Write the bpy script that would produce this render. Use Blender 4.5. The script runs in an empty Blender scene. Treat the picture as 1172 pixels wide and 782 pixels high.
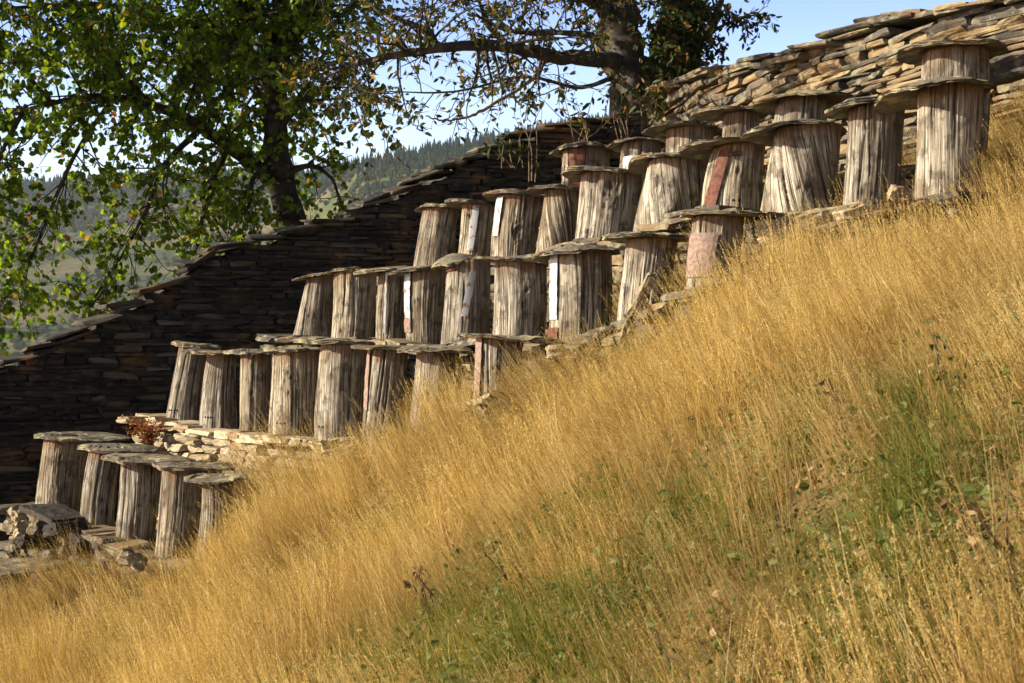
import bpy, math, random
import numpy as np
from mathutils import Vector, Matrix, Euler

random.seed(7)
RNG = np.random.default_rng(7)
F = 1172 * 70 / 36.0
CX, CY = 586.0, 391.0
SC = bpy.context.scene
COL = SC.collection


def P(u, v, D):
    return np.array([(u - CX) * D / F, D, (CY - v) * D / F])


# ------------------------------------------------------------------ noise
def _h(ix, iy, iz, seed):
    n = (ix * 374761393 + iy * 668265263 + iz * 2147483647 + seed * 1274126177) & 0xFFFFFFFF
    n = ((n ^ (n >> 13)) * 1274126177) & 0xFFFFFFFF
    n = n ^ (n >> 16)
    return (n & 0xFFFF) / 65535.0


def vnoise(x, y, z, seed=0):
    x, y, z = np.broadcast_arrays(np.asarray(x, float), np.asarray(y, float), np.asarray(z, float))
    fx, fy, fz = np.floor(x), np.floor(y), np.floor(z)
    ix, iy, iz = fx.astype(np.int64), fy.astype(np.int64), fz.astype(np.int64)
    tx, ty, tz = x - fx, y - fy, z - fz
    tx = tx * tx * (3 - 2 * tx); ty = ty * ty * (3 - 2 * ty); tz = tz * tz * (3 - 2 * tz)
    r = 0
    for a in (0, 1):
        for b in (0, 1):
            for c in (0, 1):
                w = (tx if a else 1 - tx) * (ty if b else 1 - ty) * (tz if c else 1 - tz)
                r = r + w * _h(ix + a, iy + b, iz + c, seed)
    return r * 2 - 1


def fbm(x, y, z, seed=0, o=3):
    r, a, f = 0, 1.0, 1.0
    for i in range(o):
        r = r + a * vnoise(np.asarray(x) * f, np.asarray(y) * f, np.asarray(z) * f, seed + i * 17)
        a *= .5; f *= 2.03
    return r


def sstep(a, b, x):
    t = np.clip((np.asarray(x, float) - a) / (b - a), 0, 1)
    return t * t * (3 - 2 * t)


# ------------------------------------------------------------------ mesh helpers
def mesh_np(name, V, Fa, attrs=None, smooth=False, mat=None, uv=None):
    """V (n,3); Fa list of arrays of equal-length faces."""
    me = bpy.data.meshes.new(name)
    V = np.asarray(V, np.float32)
    if not isinstance(Fa, list):
        Fa = [Fa]
    Fa = [np.asarray(f, np.int32) for f in Fa if len(f)]
    loops = np.concatenate([f.ravel() for f in Fa])
    tot = np.concatenate([np.full(len(f), f.shape[1], np.int32) for f in Fa])
    st = np.concatenate([[0], np.cumsum(tot)[:-1]]).astype(np.int32)
    me.vertices.add(len(V)); me.vertices.foreach_set('co', V.ravel())
    me.loops.add(len(loops)); me.loops.foreach_set('vertex_index', loops)
    me.polygons.add(len(tot)); me.polygons.foreach_set('loop_start', st)
    me.polygons.foreach_set('loop_total', tot)
    me.polygons.foreach_set('use_smooth', np.full(len(tot), smooth))
    for k, a in (attrs or {}).items():
        at = me.attributes.new(k, 'FLOAT', 'POINT')
        at.data.foreach_set('value', np.asarray(a, np.float32))
    if uv is not None:
        l = me.uv_layers.new(name='UVMap')
        l.data.foreach_set('uv', np.asarray(uv, np.float32)[loops].ravel())
    me.update(calc_edges=True)
    if mat:
        me.materials.append(mat)
    return me


def link(name, me, parent=None, loc=None):
    o = bpy.data.objects.new(name, me)
    COL.objects.link(o)
    if parent is not None:
        o.parent = parent
    if loc is not None:
        o.location = [float(c) for c in loc]
    return o


def tag(o, label=None, cat=None, group=None, kind=None):
    if label: o['label'] = label
    if cat: o['category'] = cat
    if group: o['group'] = group
    if kind: o['kind'] = kind
    return o


def thing(name, loc, label, cat, group=None):
    o = bpy.data.objects.new(name, None)
    o.empty_display_size = .1
    COL.objects.link(o)
    o.location = [float(c) for c in loc]
    return tag(o, label, cat, group)


class Acc:
    def __init__(s):
        s.V = []; s.F = {}; s.A = {}; s.n = 0

    def add(s, V, Fs, **attrs):
        V = np.asarray(V, float)
        for f in (Fs if isinstance(Fs, list) else [Fs]):
            f = np.asarray(f)
            if len(f):
                s.F.setdefault(f.shape[1], []).append(f + s.n)
        s.V.append(V)
        for k, a in attrs.items():
            s.A.setdefault(k, []).append(np.broadcast_to(np.asarray(a, float), (len(V),)))
        s.n += len(V)

    def mesh(s, name, mat=None, smooth=False, origin=None):
        V = np.concatenate(s.V)
        if origin is not None:
            V = V - np.asarray(origin)
        return mesh_np(name, V, [np.concatenate(f) for f in s.F.values()],
                       {k: np.concatenate(a) for k, a in s.A.items()}, smooth, mat)


def tube(acc, pts, rad, n=8, noise=0., seed=0, close=True, **attrs):
    pts = np.asarray(pts, float); m = len(pts)
    rad = np.broadcast_to(np.asarray(rad, float), (m,))
    T = np.gradient(pts, axis=0)
    T /= np.linalg.norm(T, axis=1)[:, None] + 1e-9
    up = np.array([0.31, 0.2, 0.93]) if abs(T[:, 2]).mean() < .8 else np.array([1., .1, 0])
    A = np.cross(T, up); A /= np.linalg.norm(A, axis=1)[:, None] + 1e-9
    B = np.cross(T, A)
    th = np.linspace(0, 2 * math.pi, n, endpoint=False)
    R = rad[:, None] * np.ones(n)
    if noise:
        R = R * (1 + noise * vnoise(np.cos(th)[None] * 1.7, np.sin(th)[None] * 1.7, np.arange(m)[:, None] * .55, seed))
    V = pts[:, None] + R[..., None] * (np.cos(th)[None, :, None] * A[:, None] + np.sin(th)[None, :, None] * B[:, None])
    i = np.arange(m - 1)[:, None] * n; j = np.arange(n)[None]
    q = np.stack([i + j, i + (j + 1) % n, i + n + (j + 1) % n, i + n + j], -1).reshape(-1, 4)
    fs = [q]
    if close:
        fs.append(np.array([list(range(n))[::-1], [(m - 1) * n + k for k in range(n)]]))
    acc.add(V.reshape(-1, 3), fs, **attrs)


def catmull(pts, k=6):
    p = np.asarray(pts, float)
    p = np.vstack([2 * p[0] - p[1], p, 2 * p[-1] - p[-2]])
    out = []
    for i in range(1, len(p) - 2):
        for t in np.linspace(0, 1, k, endpoint=False):
            a, b, c, d = p[i - 1], p[i], p[i + 1], p[i + 2]
            out.append(.5 * ((2 * b) + (-a + c) * t + (2 * a - 5 * b + 4 * c - d) * t * t + (-a + 3 * b - 3 * c + d) * t ** 3))
    out.append(p[-2])
    return np.array(out)


# ------------------------------------------------------------------ materials
def new_mat(name):
    m = bpy.data.materials.new(name); m.use_nodes = True
    nt = m.node_tree
    for n in list(nt.nodes): nt.nodes.remove(n)
    out = nt.nodes.new('ShaderNodeOutputMaterial')
    b = nt.nodes.new('ShaderNodeBsdfPrincipled')
    nt.links.new(b.outputs[0], out.inputs[0])
    b.inputs['Roughness'].default_value = .85
    b.inputs['Specular IOR Level'].default_value = .25
    return m, nt, b, out


def N(nt, typ, **kw):
    n = nt.nodes.new(typ)
    for k, v in kw.items():
        if k in ('default',): continue
        try:
            setattr(n, k, v)
        except Exception:
            pass
    return n


def ramp(nt, stops, src):
    r = nt.nodes.new('ShaderNodeValToRGB')
    e = r.color_ramp.elements
    while len(e) > 1: e.remove(e[-1])
    e[0].position = stops[0][0]; e[0].color = (*stops[0][1], 1)
    for p, c in stops[1:]:
        x = e.new(p); x.color = (*c, 1)
    nt.links.new(src, r.inputs[0])
    return r.outputs[0]


def noise_n(nt, vec, scale, detail=6, rough=.6, dist=0.):
    n = nt.nodes.new('ShaderNodeTexNoise')
    n.inputs['Scale'].default_value = scale
    n.inputs['Detail'].default_value = detail
    n.inputs['Roughness'].default_value = rough
    n.inputs['Distortion'].default_value = dist
    if vec is not None: nt.links.new(vec, n.inputs['Vector'])
    return n.outputs['Fac']


def mapping(nt, vec, scale=(1, 1, 1), loc=(0, 0, 0)):
    m = nt.nodes.new('ShaderNodeMapping')
    m.inputs['Scale'].default_value = scale; m.inputs['Location'].default_value = loc
    nt.links.new(vec, m.inputs['Vector'])
    return m.outputs[0]


def mix(nt, f, a, b, mode='MIX'):
    m = nt.nodes.new('ShaderNodeMix'); m.data_type = 'RGBA'; m.blend_type = mode
    for s, x in ((m.inputs[0], f), (m.inputs[6], a), (m.inputs[7], b)):
        if isinstance(x, bpy.types.NodeSocket): nt.links.new(x, s)
        elif isinstance(x, (int, float)): s.default_value = x
        else: s.default_value = (*x, 1)
    return m.outputs[2]


def mth(nt, op, a, b=None, c=None, clamp=False):
    m = nt.nodes.new('ShaderNodeMath'); m.operation = op; m.use_clamp = clamp
    for i, x in enumerate((a, b, c)):
        if x is None: continue
        if isinstance(x, bpy.types.NodeSocket): nt.links.new(x, m.inputs[i])
        else: m.inputs[i].default_value = x
    return m.outputs[0]


def attr(nt, name, typ='GEOMETRY'):
    a = nt.nodes.new('ShaderNodeAttribute'); a.attribute_name = name; a.attribute_type = typ
    return a.outputs['Fac']


def bump(nt, b, h, strength=.6, dist=.01):
    n = nt.nodes.new('ShaderNodeBump'); n.inputs['Strength'].default_value = strength
    n.inputs['Distance'].default_value = dist
    nt.links.new(h, n.inputs['Height']); nt.links.new(n.outputs[0], b.inputs['Normal'])


def geo_pos(nt):
    return nt.nodes.new('ShaderNodeNewGeometry').outputs['Position']


def mat_wood():
    m, nt, b, _ = new_mat('weathered_wood')
    tc = nt.nodes.new('ShaderNodeTexCoord')
    oi = nt.nodes.new('ShaderNodeObjectInfo')
    comb = nt.nodes.new('ShaderNodeCombineXYZ')
    nt.links.new(mth(nt, 'MULTIPLY', oi.outputs['Random'], 37.), comb.inputs[0])
    nt.links.new(mth(nt, 'MULTIPLY', oi.outputs['Random'], 91.), comb.inputs[2])
    add = nt.nodes.new('ShaderNodeVectorMath'); add.operation = 'ADD'
    nt.links.new(tc.outputs['UV'], add.inputs[0]); nt.links.new(comb.outputs[0], add.inputs[1])
    v = add.outputs[0]
    fine = noise_n(nt, mapping(nt, v, (190, 5, 1)), 1., 5, .65, .3)
    mid = noise_n(nt, mapping(nt, v, (45, 2.2, 1)), 1., 6, .6, .6)
    big = noise_n(nt, mapping(nt, v, (7, 3, 1)), 1., 4, .6)
    crack = noise_n(nt, mapping(nt, v, (85, 1.8, 1)), 1., 3, .5, .5)
    col = ramp(nt, [(.34, (.035, .028, .022)), (.44, (.16, .135, .11)), (.53, (.46, .42, .34)), (.66, (.80, .75, .64))], fine)
    col2 = ramp(nt, [(.34, (.07, .055, .045)), (.47, (.38, .34, .27)), (.62, (.76, .71, .60))], mid)
    c = mix(nt, .5, col, col2)
    c = mix(nt, mth(nt, 'MULTIPLY', ramp_f(nt, big, .48, .62), .7), c, (.15, .105, .065))
    blot = noise_n(nt, mapping(nt, v, (11, 9, 1), (3, 7, 0)), 1., 5, .65)
    c = mix(nt, mth(nt, 'MULTIPLY', ramp_f(nt, blot, .52, .62), .75), c, (.085, .075, .065))
    cr = ramp_f(nt, crack, .45, .37)
    c = mix(nt, mth(nt, 'MULTIPLY', cr, .85), c, (.035, .025, .018))
    vt = attr(nt, 'vt')
    rimn = mth(nt, 'ADD', vt, mth(nt, 'MULTIPLY', mth(nt, 'SUBTRACT', mid, .5), .55))
    rim = ramp_f(nt, rimn, .82, .98)
    c = mix(nt, mth(nt, 'MULTIPLY', rim, .8), c, (.19, .085, .028))
    kn = attr(nt, 'knot')
    c = mix(nt, mth(nt, 'MULTIPLY', kn, .75, clamp=True), c, (.06, .045, .035))
    hue = ramp(nt, [(0, (.98, .97, .94)), (.25, (.72, .71, .70)), (.5, (.90, .88, .84)), (.75, (.70, .64, .56)), (1, (.98, .93, .84))], oi.outputs['Random'])
    c = mix(nt, 1., c, hue, 'MULTIPLY')
    nt.links.new(c, b.inputs['Base Color'])
    h = mth(nt, 'ADD', mth(nt, 'MULTIPLY', fine, .5), mth(nt, 'SUBTRACT', mid, mth(nt, 'MULTIPLY', cr, .7)))
    bump(nt, b, h, .9, .012)
    b.inputs['Roughness'].default_value = .8
    return m


def ramp_f(nt, src, a, b_):
    m = nt.nodes.new('ShaderNodeMapRange'); m.clamp = True
    m.inputs['From Min'].default_value = a; m.inputs['From Max'].default_value = b_
    nt.links.new(src, m.inputs['Value'])
    return m.outputs[0]


def mat_stone(name, stops, lichen=(.40, .38, .20), lich=.5, strat=14.):
    m, nt, b, _ = new_mat(name)
    p = geo_pos(nt)
    r = attr(nt, 'rnd')
    n1 = noise_n(nt, mapping(nt, p, (3, 3, strat)), 2.2, 7, .65)
    n2 = noise_n(nt, p, 9., 6, .6)
    n3 = noise_n(nt, p, 2.6, 5, .55)
    c = ramp(nt, stops, r)
    c = mix(nt, .75, c, ramp(nt, [(.3, (.45, .42, .40)), (.5, (.95, .95, .95)), (.7, (1.35, 1.28, 1.15))], n1), 'MULTIPLY')
    c = mix(nt, mth(nt, 'MULTIPLY', ramp_f(nt, n3, .55, .68), .6), c, (.20, .105, .04))
    li = mth(nt, 'MULTIPLY', ramp_f(nt, n2, .53, .62), lich)
    c = mix(nt, li, c, lichen)
    nt.links.new(c, b.inputs['Base Color'])
    h = mth(nt, 'ADD', n1, mth(nt, 'MULTIPLY', n2, .6))
    bump(nt, b, h, .9, .02)
    return m


def mat_flat(name, col, var=.3, scale=20., rough=.8, metal=0., bumpd=.003):
    m, nt, b, _ = new_mat(name)
    tc = nt.nodes.new('ShaderNodeTexCoord')
    n = noise_n(nt, tc.outputs['Object'], scale, 6, .6)
    lo = tuple(max(0, c * (1 - var)) for c in col); hi = tuple(min(1, c * (1 + var)) for c in col)
    c = ramp(nt, [(.35, lo), (.65, hi)], n)
    nt.links.new(c, b.inputs['Base Color'])
    b.inputs['Roughness'].default_value = rough; b.inputs['Metallic'].default_value = metal
    bump(nt, b, n, .5, bumpd)
    return m


def mat_metal_paint():
    m, nt, b, _ = new_mat('pale_tin')
    tc = nt.nodes.new('ShaderNodeTexCoord')
    n = noise_n(nt, tc.outputs['Object'], 14., 7, .65)
    n2 = noise_n(nt, tc.outputs['Object'], 60., 4, .6)
    c = mix(nt, ramp_f(nt, n, .53, .62), (.42, .43, .43), (.18, .08, .04))
    c = mix(nt, mth(nt, 'MULTIPLY', ramp_f(nt, n2, .5, .8), .4), c, (.4, .38, .35))
    nt.links.new(c, b.inputs['Base Color'])
    b.inputs['Roughness'].default_value = .45; b.inputs['Metallic'].default_value = .15
    bump(nt, b, n2, .4, .003)
    return m


def mat_leafy(name, stops, trans=.45, inst=False, rough=.6, tone_col=None, spec=.2, tips=None):
    m, nt, b, out = new_mat(name)
    r = attr(nt, 'r')
    if inst:
        oi = attr(nt, 'ir', 'INSTANCER')
        rr = mth(nt, 'ADD', mth(nt, 'MULTIPLY', r, .6), mth(nt, 'MULTIPLY', oi, .4))
    else:
        rr = r
    c = ramp(nt, stops, rr)
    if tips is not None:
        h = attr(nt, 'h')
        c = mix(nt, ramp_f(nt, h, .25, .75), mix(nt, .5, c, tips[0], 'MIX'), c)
    if tone_col is not None:
        t = attr(nt, 'tone', 'INSTANCER')
        c = mix(nt, t, c, tone_col, 'MIX')
    nt.links.new(c, b.inputs['Base Color'])
    b.inputs['Roughness'].default_value = rough
    b.inputs['Specular IOR Level'].default_value = spec
    tr = nt.nodes.new('ShaderNodeBsdfTranslucent')
    tc = mix(nt, 1., c, (1.5, 1.35, .7), 'MULTIPLY')
    nt.links.new(tc, tr.inputs[0])
    ms = nt.nodes.new('ShaderNodeMixShader'); ms.inputs[0].default_value = trans
    nt.links.new(b.outputs[0], ms.inputs[1]); nt.links.new(tr.outputs[0], ms.inputs[2])
    nt.links.new(ms.outputs[0], out.inputs[0])
    return m


M = {}
M['wood'] = mat_wood()
M['slate'] = mat_stone('schist_slab', [(0, (.09, .085, .075)), (.5, (.16, .14, .11)), (1, (.27, .22, .14))], lich=.75, lichen=(.42, .38, .22), strat=22.)
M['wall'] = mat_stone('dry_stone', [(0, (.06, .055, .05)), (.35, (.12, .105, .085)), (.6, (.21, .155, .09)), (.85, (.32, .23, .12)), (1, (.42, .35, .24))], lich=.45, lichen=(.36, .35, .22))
M['walld'] = mat_stone('shade_darkened_schist', [(0, (.016, .015, .015)), (.5, (.034, .031, .029)), (.92, (.065, .055, .045)), (1, (.14, .125, .10))], lich=.25, lichen=(.15, .145, .11), strat=22.)  # stone colour darkened to carry the shade on the left wall and pile
M['pale'] = mat_stone('pale_stone', [(0, (.20, .16, .11)), (.5, (.36, .29, .19)), (1, (.50, .42, .30))], lich=.3)
M['core'] = mat_flat('earth_fill', (.055, .045, .035), .4, 12.)
M['tin'] = mat_metal_paint()
M['rust'] = mat_flat('rusty_tin', (.115, .045, .030), .45, 30., .8)
M['pinktin'] = mat_flat('flaking_pink_tin', (.23, .155, .125), .35, 45., .7)
M['dark'] = mat_flat('hole_shade', (.012, .010, .008), .2)  # near-black colour standing in for the shade inside flight holes
M['bark'] = mat_flat('bark', (.050, .038, .029), .6, 9., .95, 0., .03)
M['barkl'] = mat_stone('lichen_bark', [(0, (.04, .034, .028)), (1, (.08, .065, .05))], lich=.45, lichen=(.20, .20, .17), strat=2.)
M['deadwood'] = mat_flat('bare_branch', (.30, .22, .15), .3, 30.)
M['leaf'] = mat_leafy('broad_leaf', [(0, (.04, .085, .008)), (.5, (.11, .20, .012)), (.92, (.24, .34, .02)), (.97, (.34, .28, .03)), (1, (.34, .12, .02))], .55, rough=.45, spec=.35)
M['leafc'] = mat_leafy('chestnut_leaf', [(0, (.025, .045, .010)), (.5, (.055, .075, .016)), (.75, (.11, .07, .02)), (.92, (.36, .22, .04)), (1, (.12, .16, .02))], .4, rough=.5)
M['leafd'] = mat_leafy('ivy_leaf', [(0, (.018, .035, .010)), (.7, (.04, .06, .014)), (1, (.16, .09, .02))], .3, rough=.5)
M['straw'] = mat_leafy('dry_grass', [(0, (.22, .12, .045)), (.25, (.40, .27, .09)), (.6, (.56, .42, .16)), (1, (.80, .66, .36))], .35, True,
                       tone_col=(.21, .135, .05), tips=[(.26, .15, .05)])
M['green'] = mat_leafy('green_grass', [(0, (.06, .085, .015)), (.5, (.15, .165, .035)), (1, (.34, .27, .07))], .4, True)
M['herb'] = mat_leafy('herb', [(0, (.06, .09, .02)), (.5, (.12, .15, .04)), (.8, (.22, .22, .09)), (1, (.20, .10, .04))], .35, True)
M['litter'] = mat_leafy('dead_leaf', [(0, (.14, .085, .04)), (.6, (.33, .23, .11)), (1, (.60, .46, .27))], .25, True)
M['fern'] = mat_leafy('dry_fern', [(0, (.16, .05, .02)), (.6, (.28, .10, .035)), (1, (.40, .2, .07))], .35)
M['stalk'] = mat_flat('dry_stalk', (.12, .08, .05), .4, 30.)


# ------------------------------------------------------------------ terrain
def near_plane(x, y):
    x = np.asarray(x, float); y = np.asarray(y, float)
    xc = np.clip(x, -9, 7); yc = np.clip(y, -6, 20)
    z = .62 * xc + .115 * yc - 1.66 - .36 * sstep(1.0, 2.8, xc)
    z = z - .30 * sstep(6.0, 10.5, y) * sstep(-4.3, -2.5, x) - .12 * sstep(1.6, 3.0, xc)
    for bx, by, br, bh in ((-1.55, 14.3, .55, .34), (-3.15, 14.4, .75, .42), (-2.2, 13.4, .5, .12), (-.35, 12.6, .5, .24), (.75, 11.9, .45, .15), (1.3, 11.2, .4, .08)):
        z = z + bh * np.exp(-(((x - bx) ** 2 + (y - by) ** 2) / br ** 2))
    z = z + .05 * vnoise(x * .9, y * .9, 0, 3) + .025 * vnoise(x * 2.3, y * 2.3, 0, 4)
    return z


def ridge_v(u):
    return np.interp(u, [-900, -300, 0, 150, 300, 345, 400, 450, 500, 560, 600, 640, 700, 760, 900, 1200, 2000],
                     [240, 214, 208, 198, 194, 194, 184, 175, 167, 158, 150, 142, 132, 128, 160, 200, 240])


def ridge_r(u):
    return np.interp(u, [-900, 200, 345, 420, 2000], [3600, 3200, 2600, 2100, 1900])


def far_h(x, y):
    x = np.asarray(x, float); y = np.asarray(y, float)
    yy = np.maximum(y, 1.)
    u = np.clip(CX + F * x / yy, -900, 2000)
    R = ridge_r(u); vr = ridge_v(u)
    t = np.clip(y / R, 0, 3)
    v = 640 + (vr - 640) * np.clip(sstep(.02, 1.0, t) * .45 + .55 * np.clip(t, 0, 1) ** .55, 0, 1)
    z = (CY - v) / F * np.minimum(y, R)
    z = z - np.maximum(y - R, 0) * .12
    amp = sstep(80, 500, y)
    # dips and shoulders
    z = z + amp * (9 * fbm(x / 260, y / 260, 0, 11, 4)) * (1 - .6 * sstep(.8, 1., t))
    z = z - 26 * np.exp(-((y - 1700) / 180.) ** 2) * sstep(420, 200, u) * amp
    return z


def ground_h(x, y):
    w = sstep(21, 70, y)
    return near_plane(x, y) * (1 - w) + (far_h(x, y) - 6) * w


def build_ground():
    r = np.concatenate([[0.], np.geomspace(.6, 30, 60), np.geomspace(32, 4600, 190)])
    a = np.concatenate([np.linspace(-180, -22, 60, endpoint=False), np.linspace(-22, 22, 380, endpoint=False), np.linspace(22, 180, 60, endpoint=False)])
    a = np.radians(a)
    RR, AA = np.meshgrid(r, a, indexing='ij')
    X = RR * np.sin(AA); Y = RR * np.cos(AA)
    X = np.clip(X, -3200, 3200); Y = np.clip(Y, -35, 5200)
    Z = ground_h(X, Y)
    V = np.stack([X, Y, Z], -1).reshape(-1, 3)
    n = len(a)
    i = np.arange(len(r) - 1)[:, None] * n; j = np.arange(n)[None]
    q = np.stack([i + j, i + (j + 1) % n, i + n + (j + 1) % n, i + n + j], -1).reshape(-1, 4)
    m, nt, b, _ = new_mat('hillside_ground')
    p = geo_pos(nt)
    sx = nt.nodes.new('ShaderNodeSeparateXYZ'); nt.links.new(p, sx.inputs[0])
    n1 = noise_n(nt, p, 6., 6, .6)
    near = ramp(nt, [(.3, (.055, .038, .018)), (.5, (.13, .095, .035)), (.7, (.22, .16, .06))], n1)
    n2 = noise_n(nt, p, .006, 8, .62); n3 = noise_n(nt, p, .05, 8, .65)
    far = ramp(nt, [(.36, (.025, .042, .018)), (.47, (.06, .08, .025)), (.54, (.11, .11, .04)), (.62, (.15, .12, .065)), (.72, (.09, .14, .035))], n2)
    far = mix(nt, .8, far, ramp(nt, [(.3, (.35, .38, .35)), (.5, (.9, .9, .85)), (.7, (1.5, 1.4, 1.2))], n3), 'MULTIPLY')
    c = mix(nt, ramp_f(nt, sx.outputs[1], 22, 60), near, far)
    nt.links.new(c, b.inputs['Base Color']); b.inputs['Roughness'].default_value = 1.
    bump(nt, b, n1, .6, .03)
    o = link('hillside_ground', mesh_np('hillside_ground', V, q[n:] if False else q, smooth=True, mat=m))
    tag(o, kind='structure')


build_ground()

# ------------------------------------------------------------------ masonry
def cube_template(nx=4, ny=2, nz=2):
    pts = {}; V = []; Q = []

    def vid(i, j, k):
        if (i, j, k) not in pts:
            pts[(i, j, k)] = len(V); V.append((2 * i / nx - 1, 2 * j / ny - 1, 2 * k / nz - 1))
        return pts[(i, j, k)]
    for i in range(nx):
        for j in range(ny):
            Q.append([vid(i, j, 0), vid(i, j + 1, 0), vid(i + 1, j + 1, 0), vid(i + 1, j, 0)])
            Q.append([vid(i, j, nz), vid(i + 1, j, nz), vid(i + 1, j + 1, nz), vid(i, j + 1, nz)])
    for i in range(nx):
        for k in range(nz):
            Q.append([vid(i, 0, k), vid(i + 1, 0, k), vid(i + 1, 0, k + 1), vid(i, 0, k + 1)])
            Q.append([vid(i, ny, k), vid(i, ny, k + 1), vid(i + 1, ny, k + 1), vid(i + 1, ny, k)])
    for j in range(ny):
        for k in range(nz):
            Q.append([vid(0, j, k), vid(0, j, k + 1), vid(0, j + 1, k + 1), vid(0, j + 1, k)])
            Q.append([vid(nx, j, k), vid(nx, j + 1, k), vid(nx, j + 1, k + 1), vid(nx, j, k + 1)])
    return np.array(V), np.array(Q)


CT = cube_template(5, 3, 3)
CT2 = cube_template(12, 8, 8)
_sid = [0]


def stone(acc, c, t, nrm, L, dep, H, roll=0., warp=.22, rnd=None, pitch=0., tpl=None):
    """box stone centred at c, long axis t (horizontal), nrm horizontal normal."""
    _sid[0] += 1
    U, Q = tpl or CT
    p = U.copy()
    w = RNG.uniform(-warp, warp, (2, 2, 2, 3)) * np.array([.55, .8, 1.15])
    a = (p + 1) / 2
    off = 0
    for i in (0, 1):
        for j in (0, 1):
            for k in (0, 1):
                off = off + ((a[:, 0] if i else 1 - a[:, 0]) * (a[:, 1] if j else 1 - a[:, 1]) * (a[:, 2] if k else 1 - a[:, 2]))[:, None] * w[i, j, k]
    s = np.abs(U)
    # wear corners in
    e = (s > .99).sum(1)
    p = p * np.where(e == 3, .93, np.where(e == 2, .97, 1.))[:, None]
    p = p + off
    p = p * np.array([L / 2, dep / 2, H / 2])
    sd = _sid[0]
    nz = np.stack([vnoise(U[:, 0] * 2 + sd * 7.3, U[:, 1] * 2, U[:, 2] * 2, q) for q in (1, 2, 3)], -1)
    p = p + nz * min(H, .12) * np.array([.10, .16, .10])
    if tpl:
        for fq, am in ((3, .08), (7, .05)):
            p = p + np.stack([vnoise(p[:, 0] * fq / .12, p[:, 1] * fq / .12, p[:, 2] * fq * 2.2 / .12, 30 + fq + q) for q in (1, 2, 3)], -1) * min(H, .12) * am
    cr, sr = math.cos(roll), math.sin(roll)
    up = np.array([0, 0, 1.])
    t = np.asarray(t); nrm = np.asarray(nrm)
    T = t * cr + up * sr; Up = -t * sr + up * cr
    if pitch:
        Up, nrm = Up * math.cos(pitch) + nrm * math.sin(pitch), nrm * math.cos(pitch) - Up * math.sin(pitch)
    Vw = np.asarray(c) + p[:, :1] * T + p[:, 1:2] * nrm + p[:, 2:] * Up
    acc.add(Vw, Q, rnd=np.full(len(Vw), RNG.random() if rnd is None else rnd))


class Path:
    def __init__(s, pts):
        s.p = np.asarray(pts, float)  # x,y,ztop,zbot
        d = np.hypot(*np.diff(s.p[:, :2], axis=0).T)
        s.s = np.concatenate([[0], np.cumsum(d)]); s.L = s.s[-1]

    def at(s, q):
        return np.array([np.interp(q, s.s, s.p[:, k]) for k in range(s.p.shape[1])])

    def tan(s, q):
        a = s.at(max(q - .15, 0)); b = s.at(min(q + .15, s.L))
        t = np.array([b[0] - a[0], b[1] - a[1], 0]); return t / np.linalg.norm(t)


def masonry(acc, path, Lr, Hr, dep, tilt=0., caps=True, capH=.05, capL=(.3, .6), rr=(0, 1), warp=.22, follow=0., capd=1.25):
    """normal n points to the viewer side (right-hand: t x up)."""
    zmin = path.p[:, 3].min(); zmax = path.p[:, 2].max()
    z = zmin
    k = 0
    while z < zmax + .02:
        s0 = path.s
        k += 1
        H = random.uniform(*Hr)
        q = -random.uniform(0, Lr[0])
        while q < path.L:
            L = random.uniform(*Lr) * (1 if random.random() > .25 else .6)
            h = H * random.uniform(.8, 1.12)
            m = min(max(q + L / 2, 0), path.L)
            x, y, zt, zb = path.at(m)
            zz = z + .03 * float(vnoise(m * .8, k * .1, 0, 5)) + follow * (m - path.L * .5)
            lim = zt - (capH * .8 if caps else 0)
            if zb - H < zz and zz + h * .9 < lim:
                t = path.tan(m); n = np.array([t[1], -t[0], 0])
                c = np.array([x, y, zz + h / 2]) - n * (dep / 2) + n * random.uniform(-.035, .03)
                stone(acc, c, t, n, L - .008, dep, h - .004, random.gauss(tilt + math.atan(follow), .035), warp, random.uniform(*rr))
            q += L
        z += H
    if caps:
        q = -.05
        while q < path.L:
            L = random.uniform(*capL)
            m = min(q + L / 2, path.L)
            x, y, zt, zb = path.at(m)
            a = path.at(max(m - L * .5, 0)); b_ = path.at(min(m + L * .5, path.L))
            t = path.tan(m); n = np.array([t[1], -t[0], 0])
            sl = math.atan2(b_[2] - a[2], max(.05, math.hypot(b_[0] - a[0], b_[1] - a[1])))
            for j in range(2):
                hh = capH * random.uniform(.6, 1.3)
                c = np.array([x, y, zt - capH * .5 + capH * .45 * j + random.uniform(-.01, .02)]) - n * (dep / 2) + n * random.uniform(0, .06) + t * random.uniform(-.06, .06)
                stone(acc, c, t, n, L * random.uniform(1.0, 1.3), dep * capd, hh, sl * random.uniform(.25, .8) + random.gauss(0, .04), warp * .9, random.uniform(*rr), random.gauss(0, .05))
            q += L * .8


def core(path, back, front, drop, mat, name, parent, zoff=-.04):
    V = []; m = 40
    for i in range(m + 1):
        q = path.L * i / m
        x, y, zt, zb = path.at(q); t = path.tan(q); n = np.array([t[1], -t[0]])
        for off, z in ((front, zb - drop), (front, zt + zoff), (-back, zt + zoff), (-back, zb - drop)):
            V.append((x + n[0] * off, y + n[1] * off, z))
    Q = []
    for i in range(m):
        for k in range(4):
            Q.append([i * 4 + k, i * 4 + (k + 1) % 4, i * 4 + 4 + (k + 1) % 4, i * 4 + 4 + k])
    Q.append([0, 3, 2, 1]); Q.append([m * 4, m * 4 + 1, m * 4 + 2, m * 4 + 3])
    V = np.array(V)
    return link(name, mesh_np(name, V - np.array(parent.location), np.array(Q), mat=mat), parent)


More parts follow.
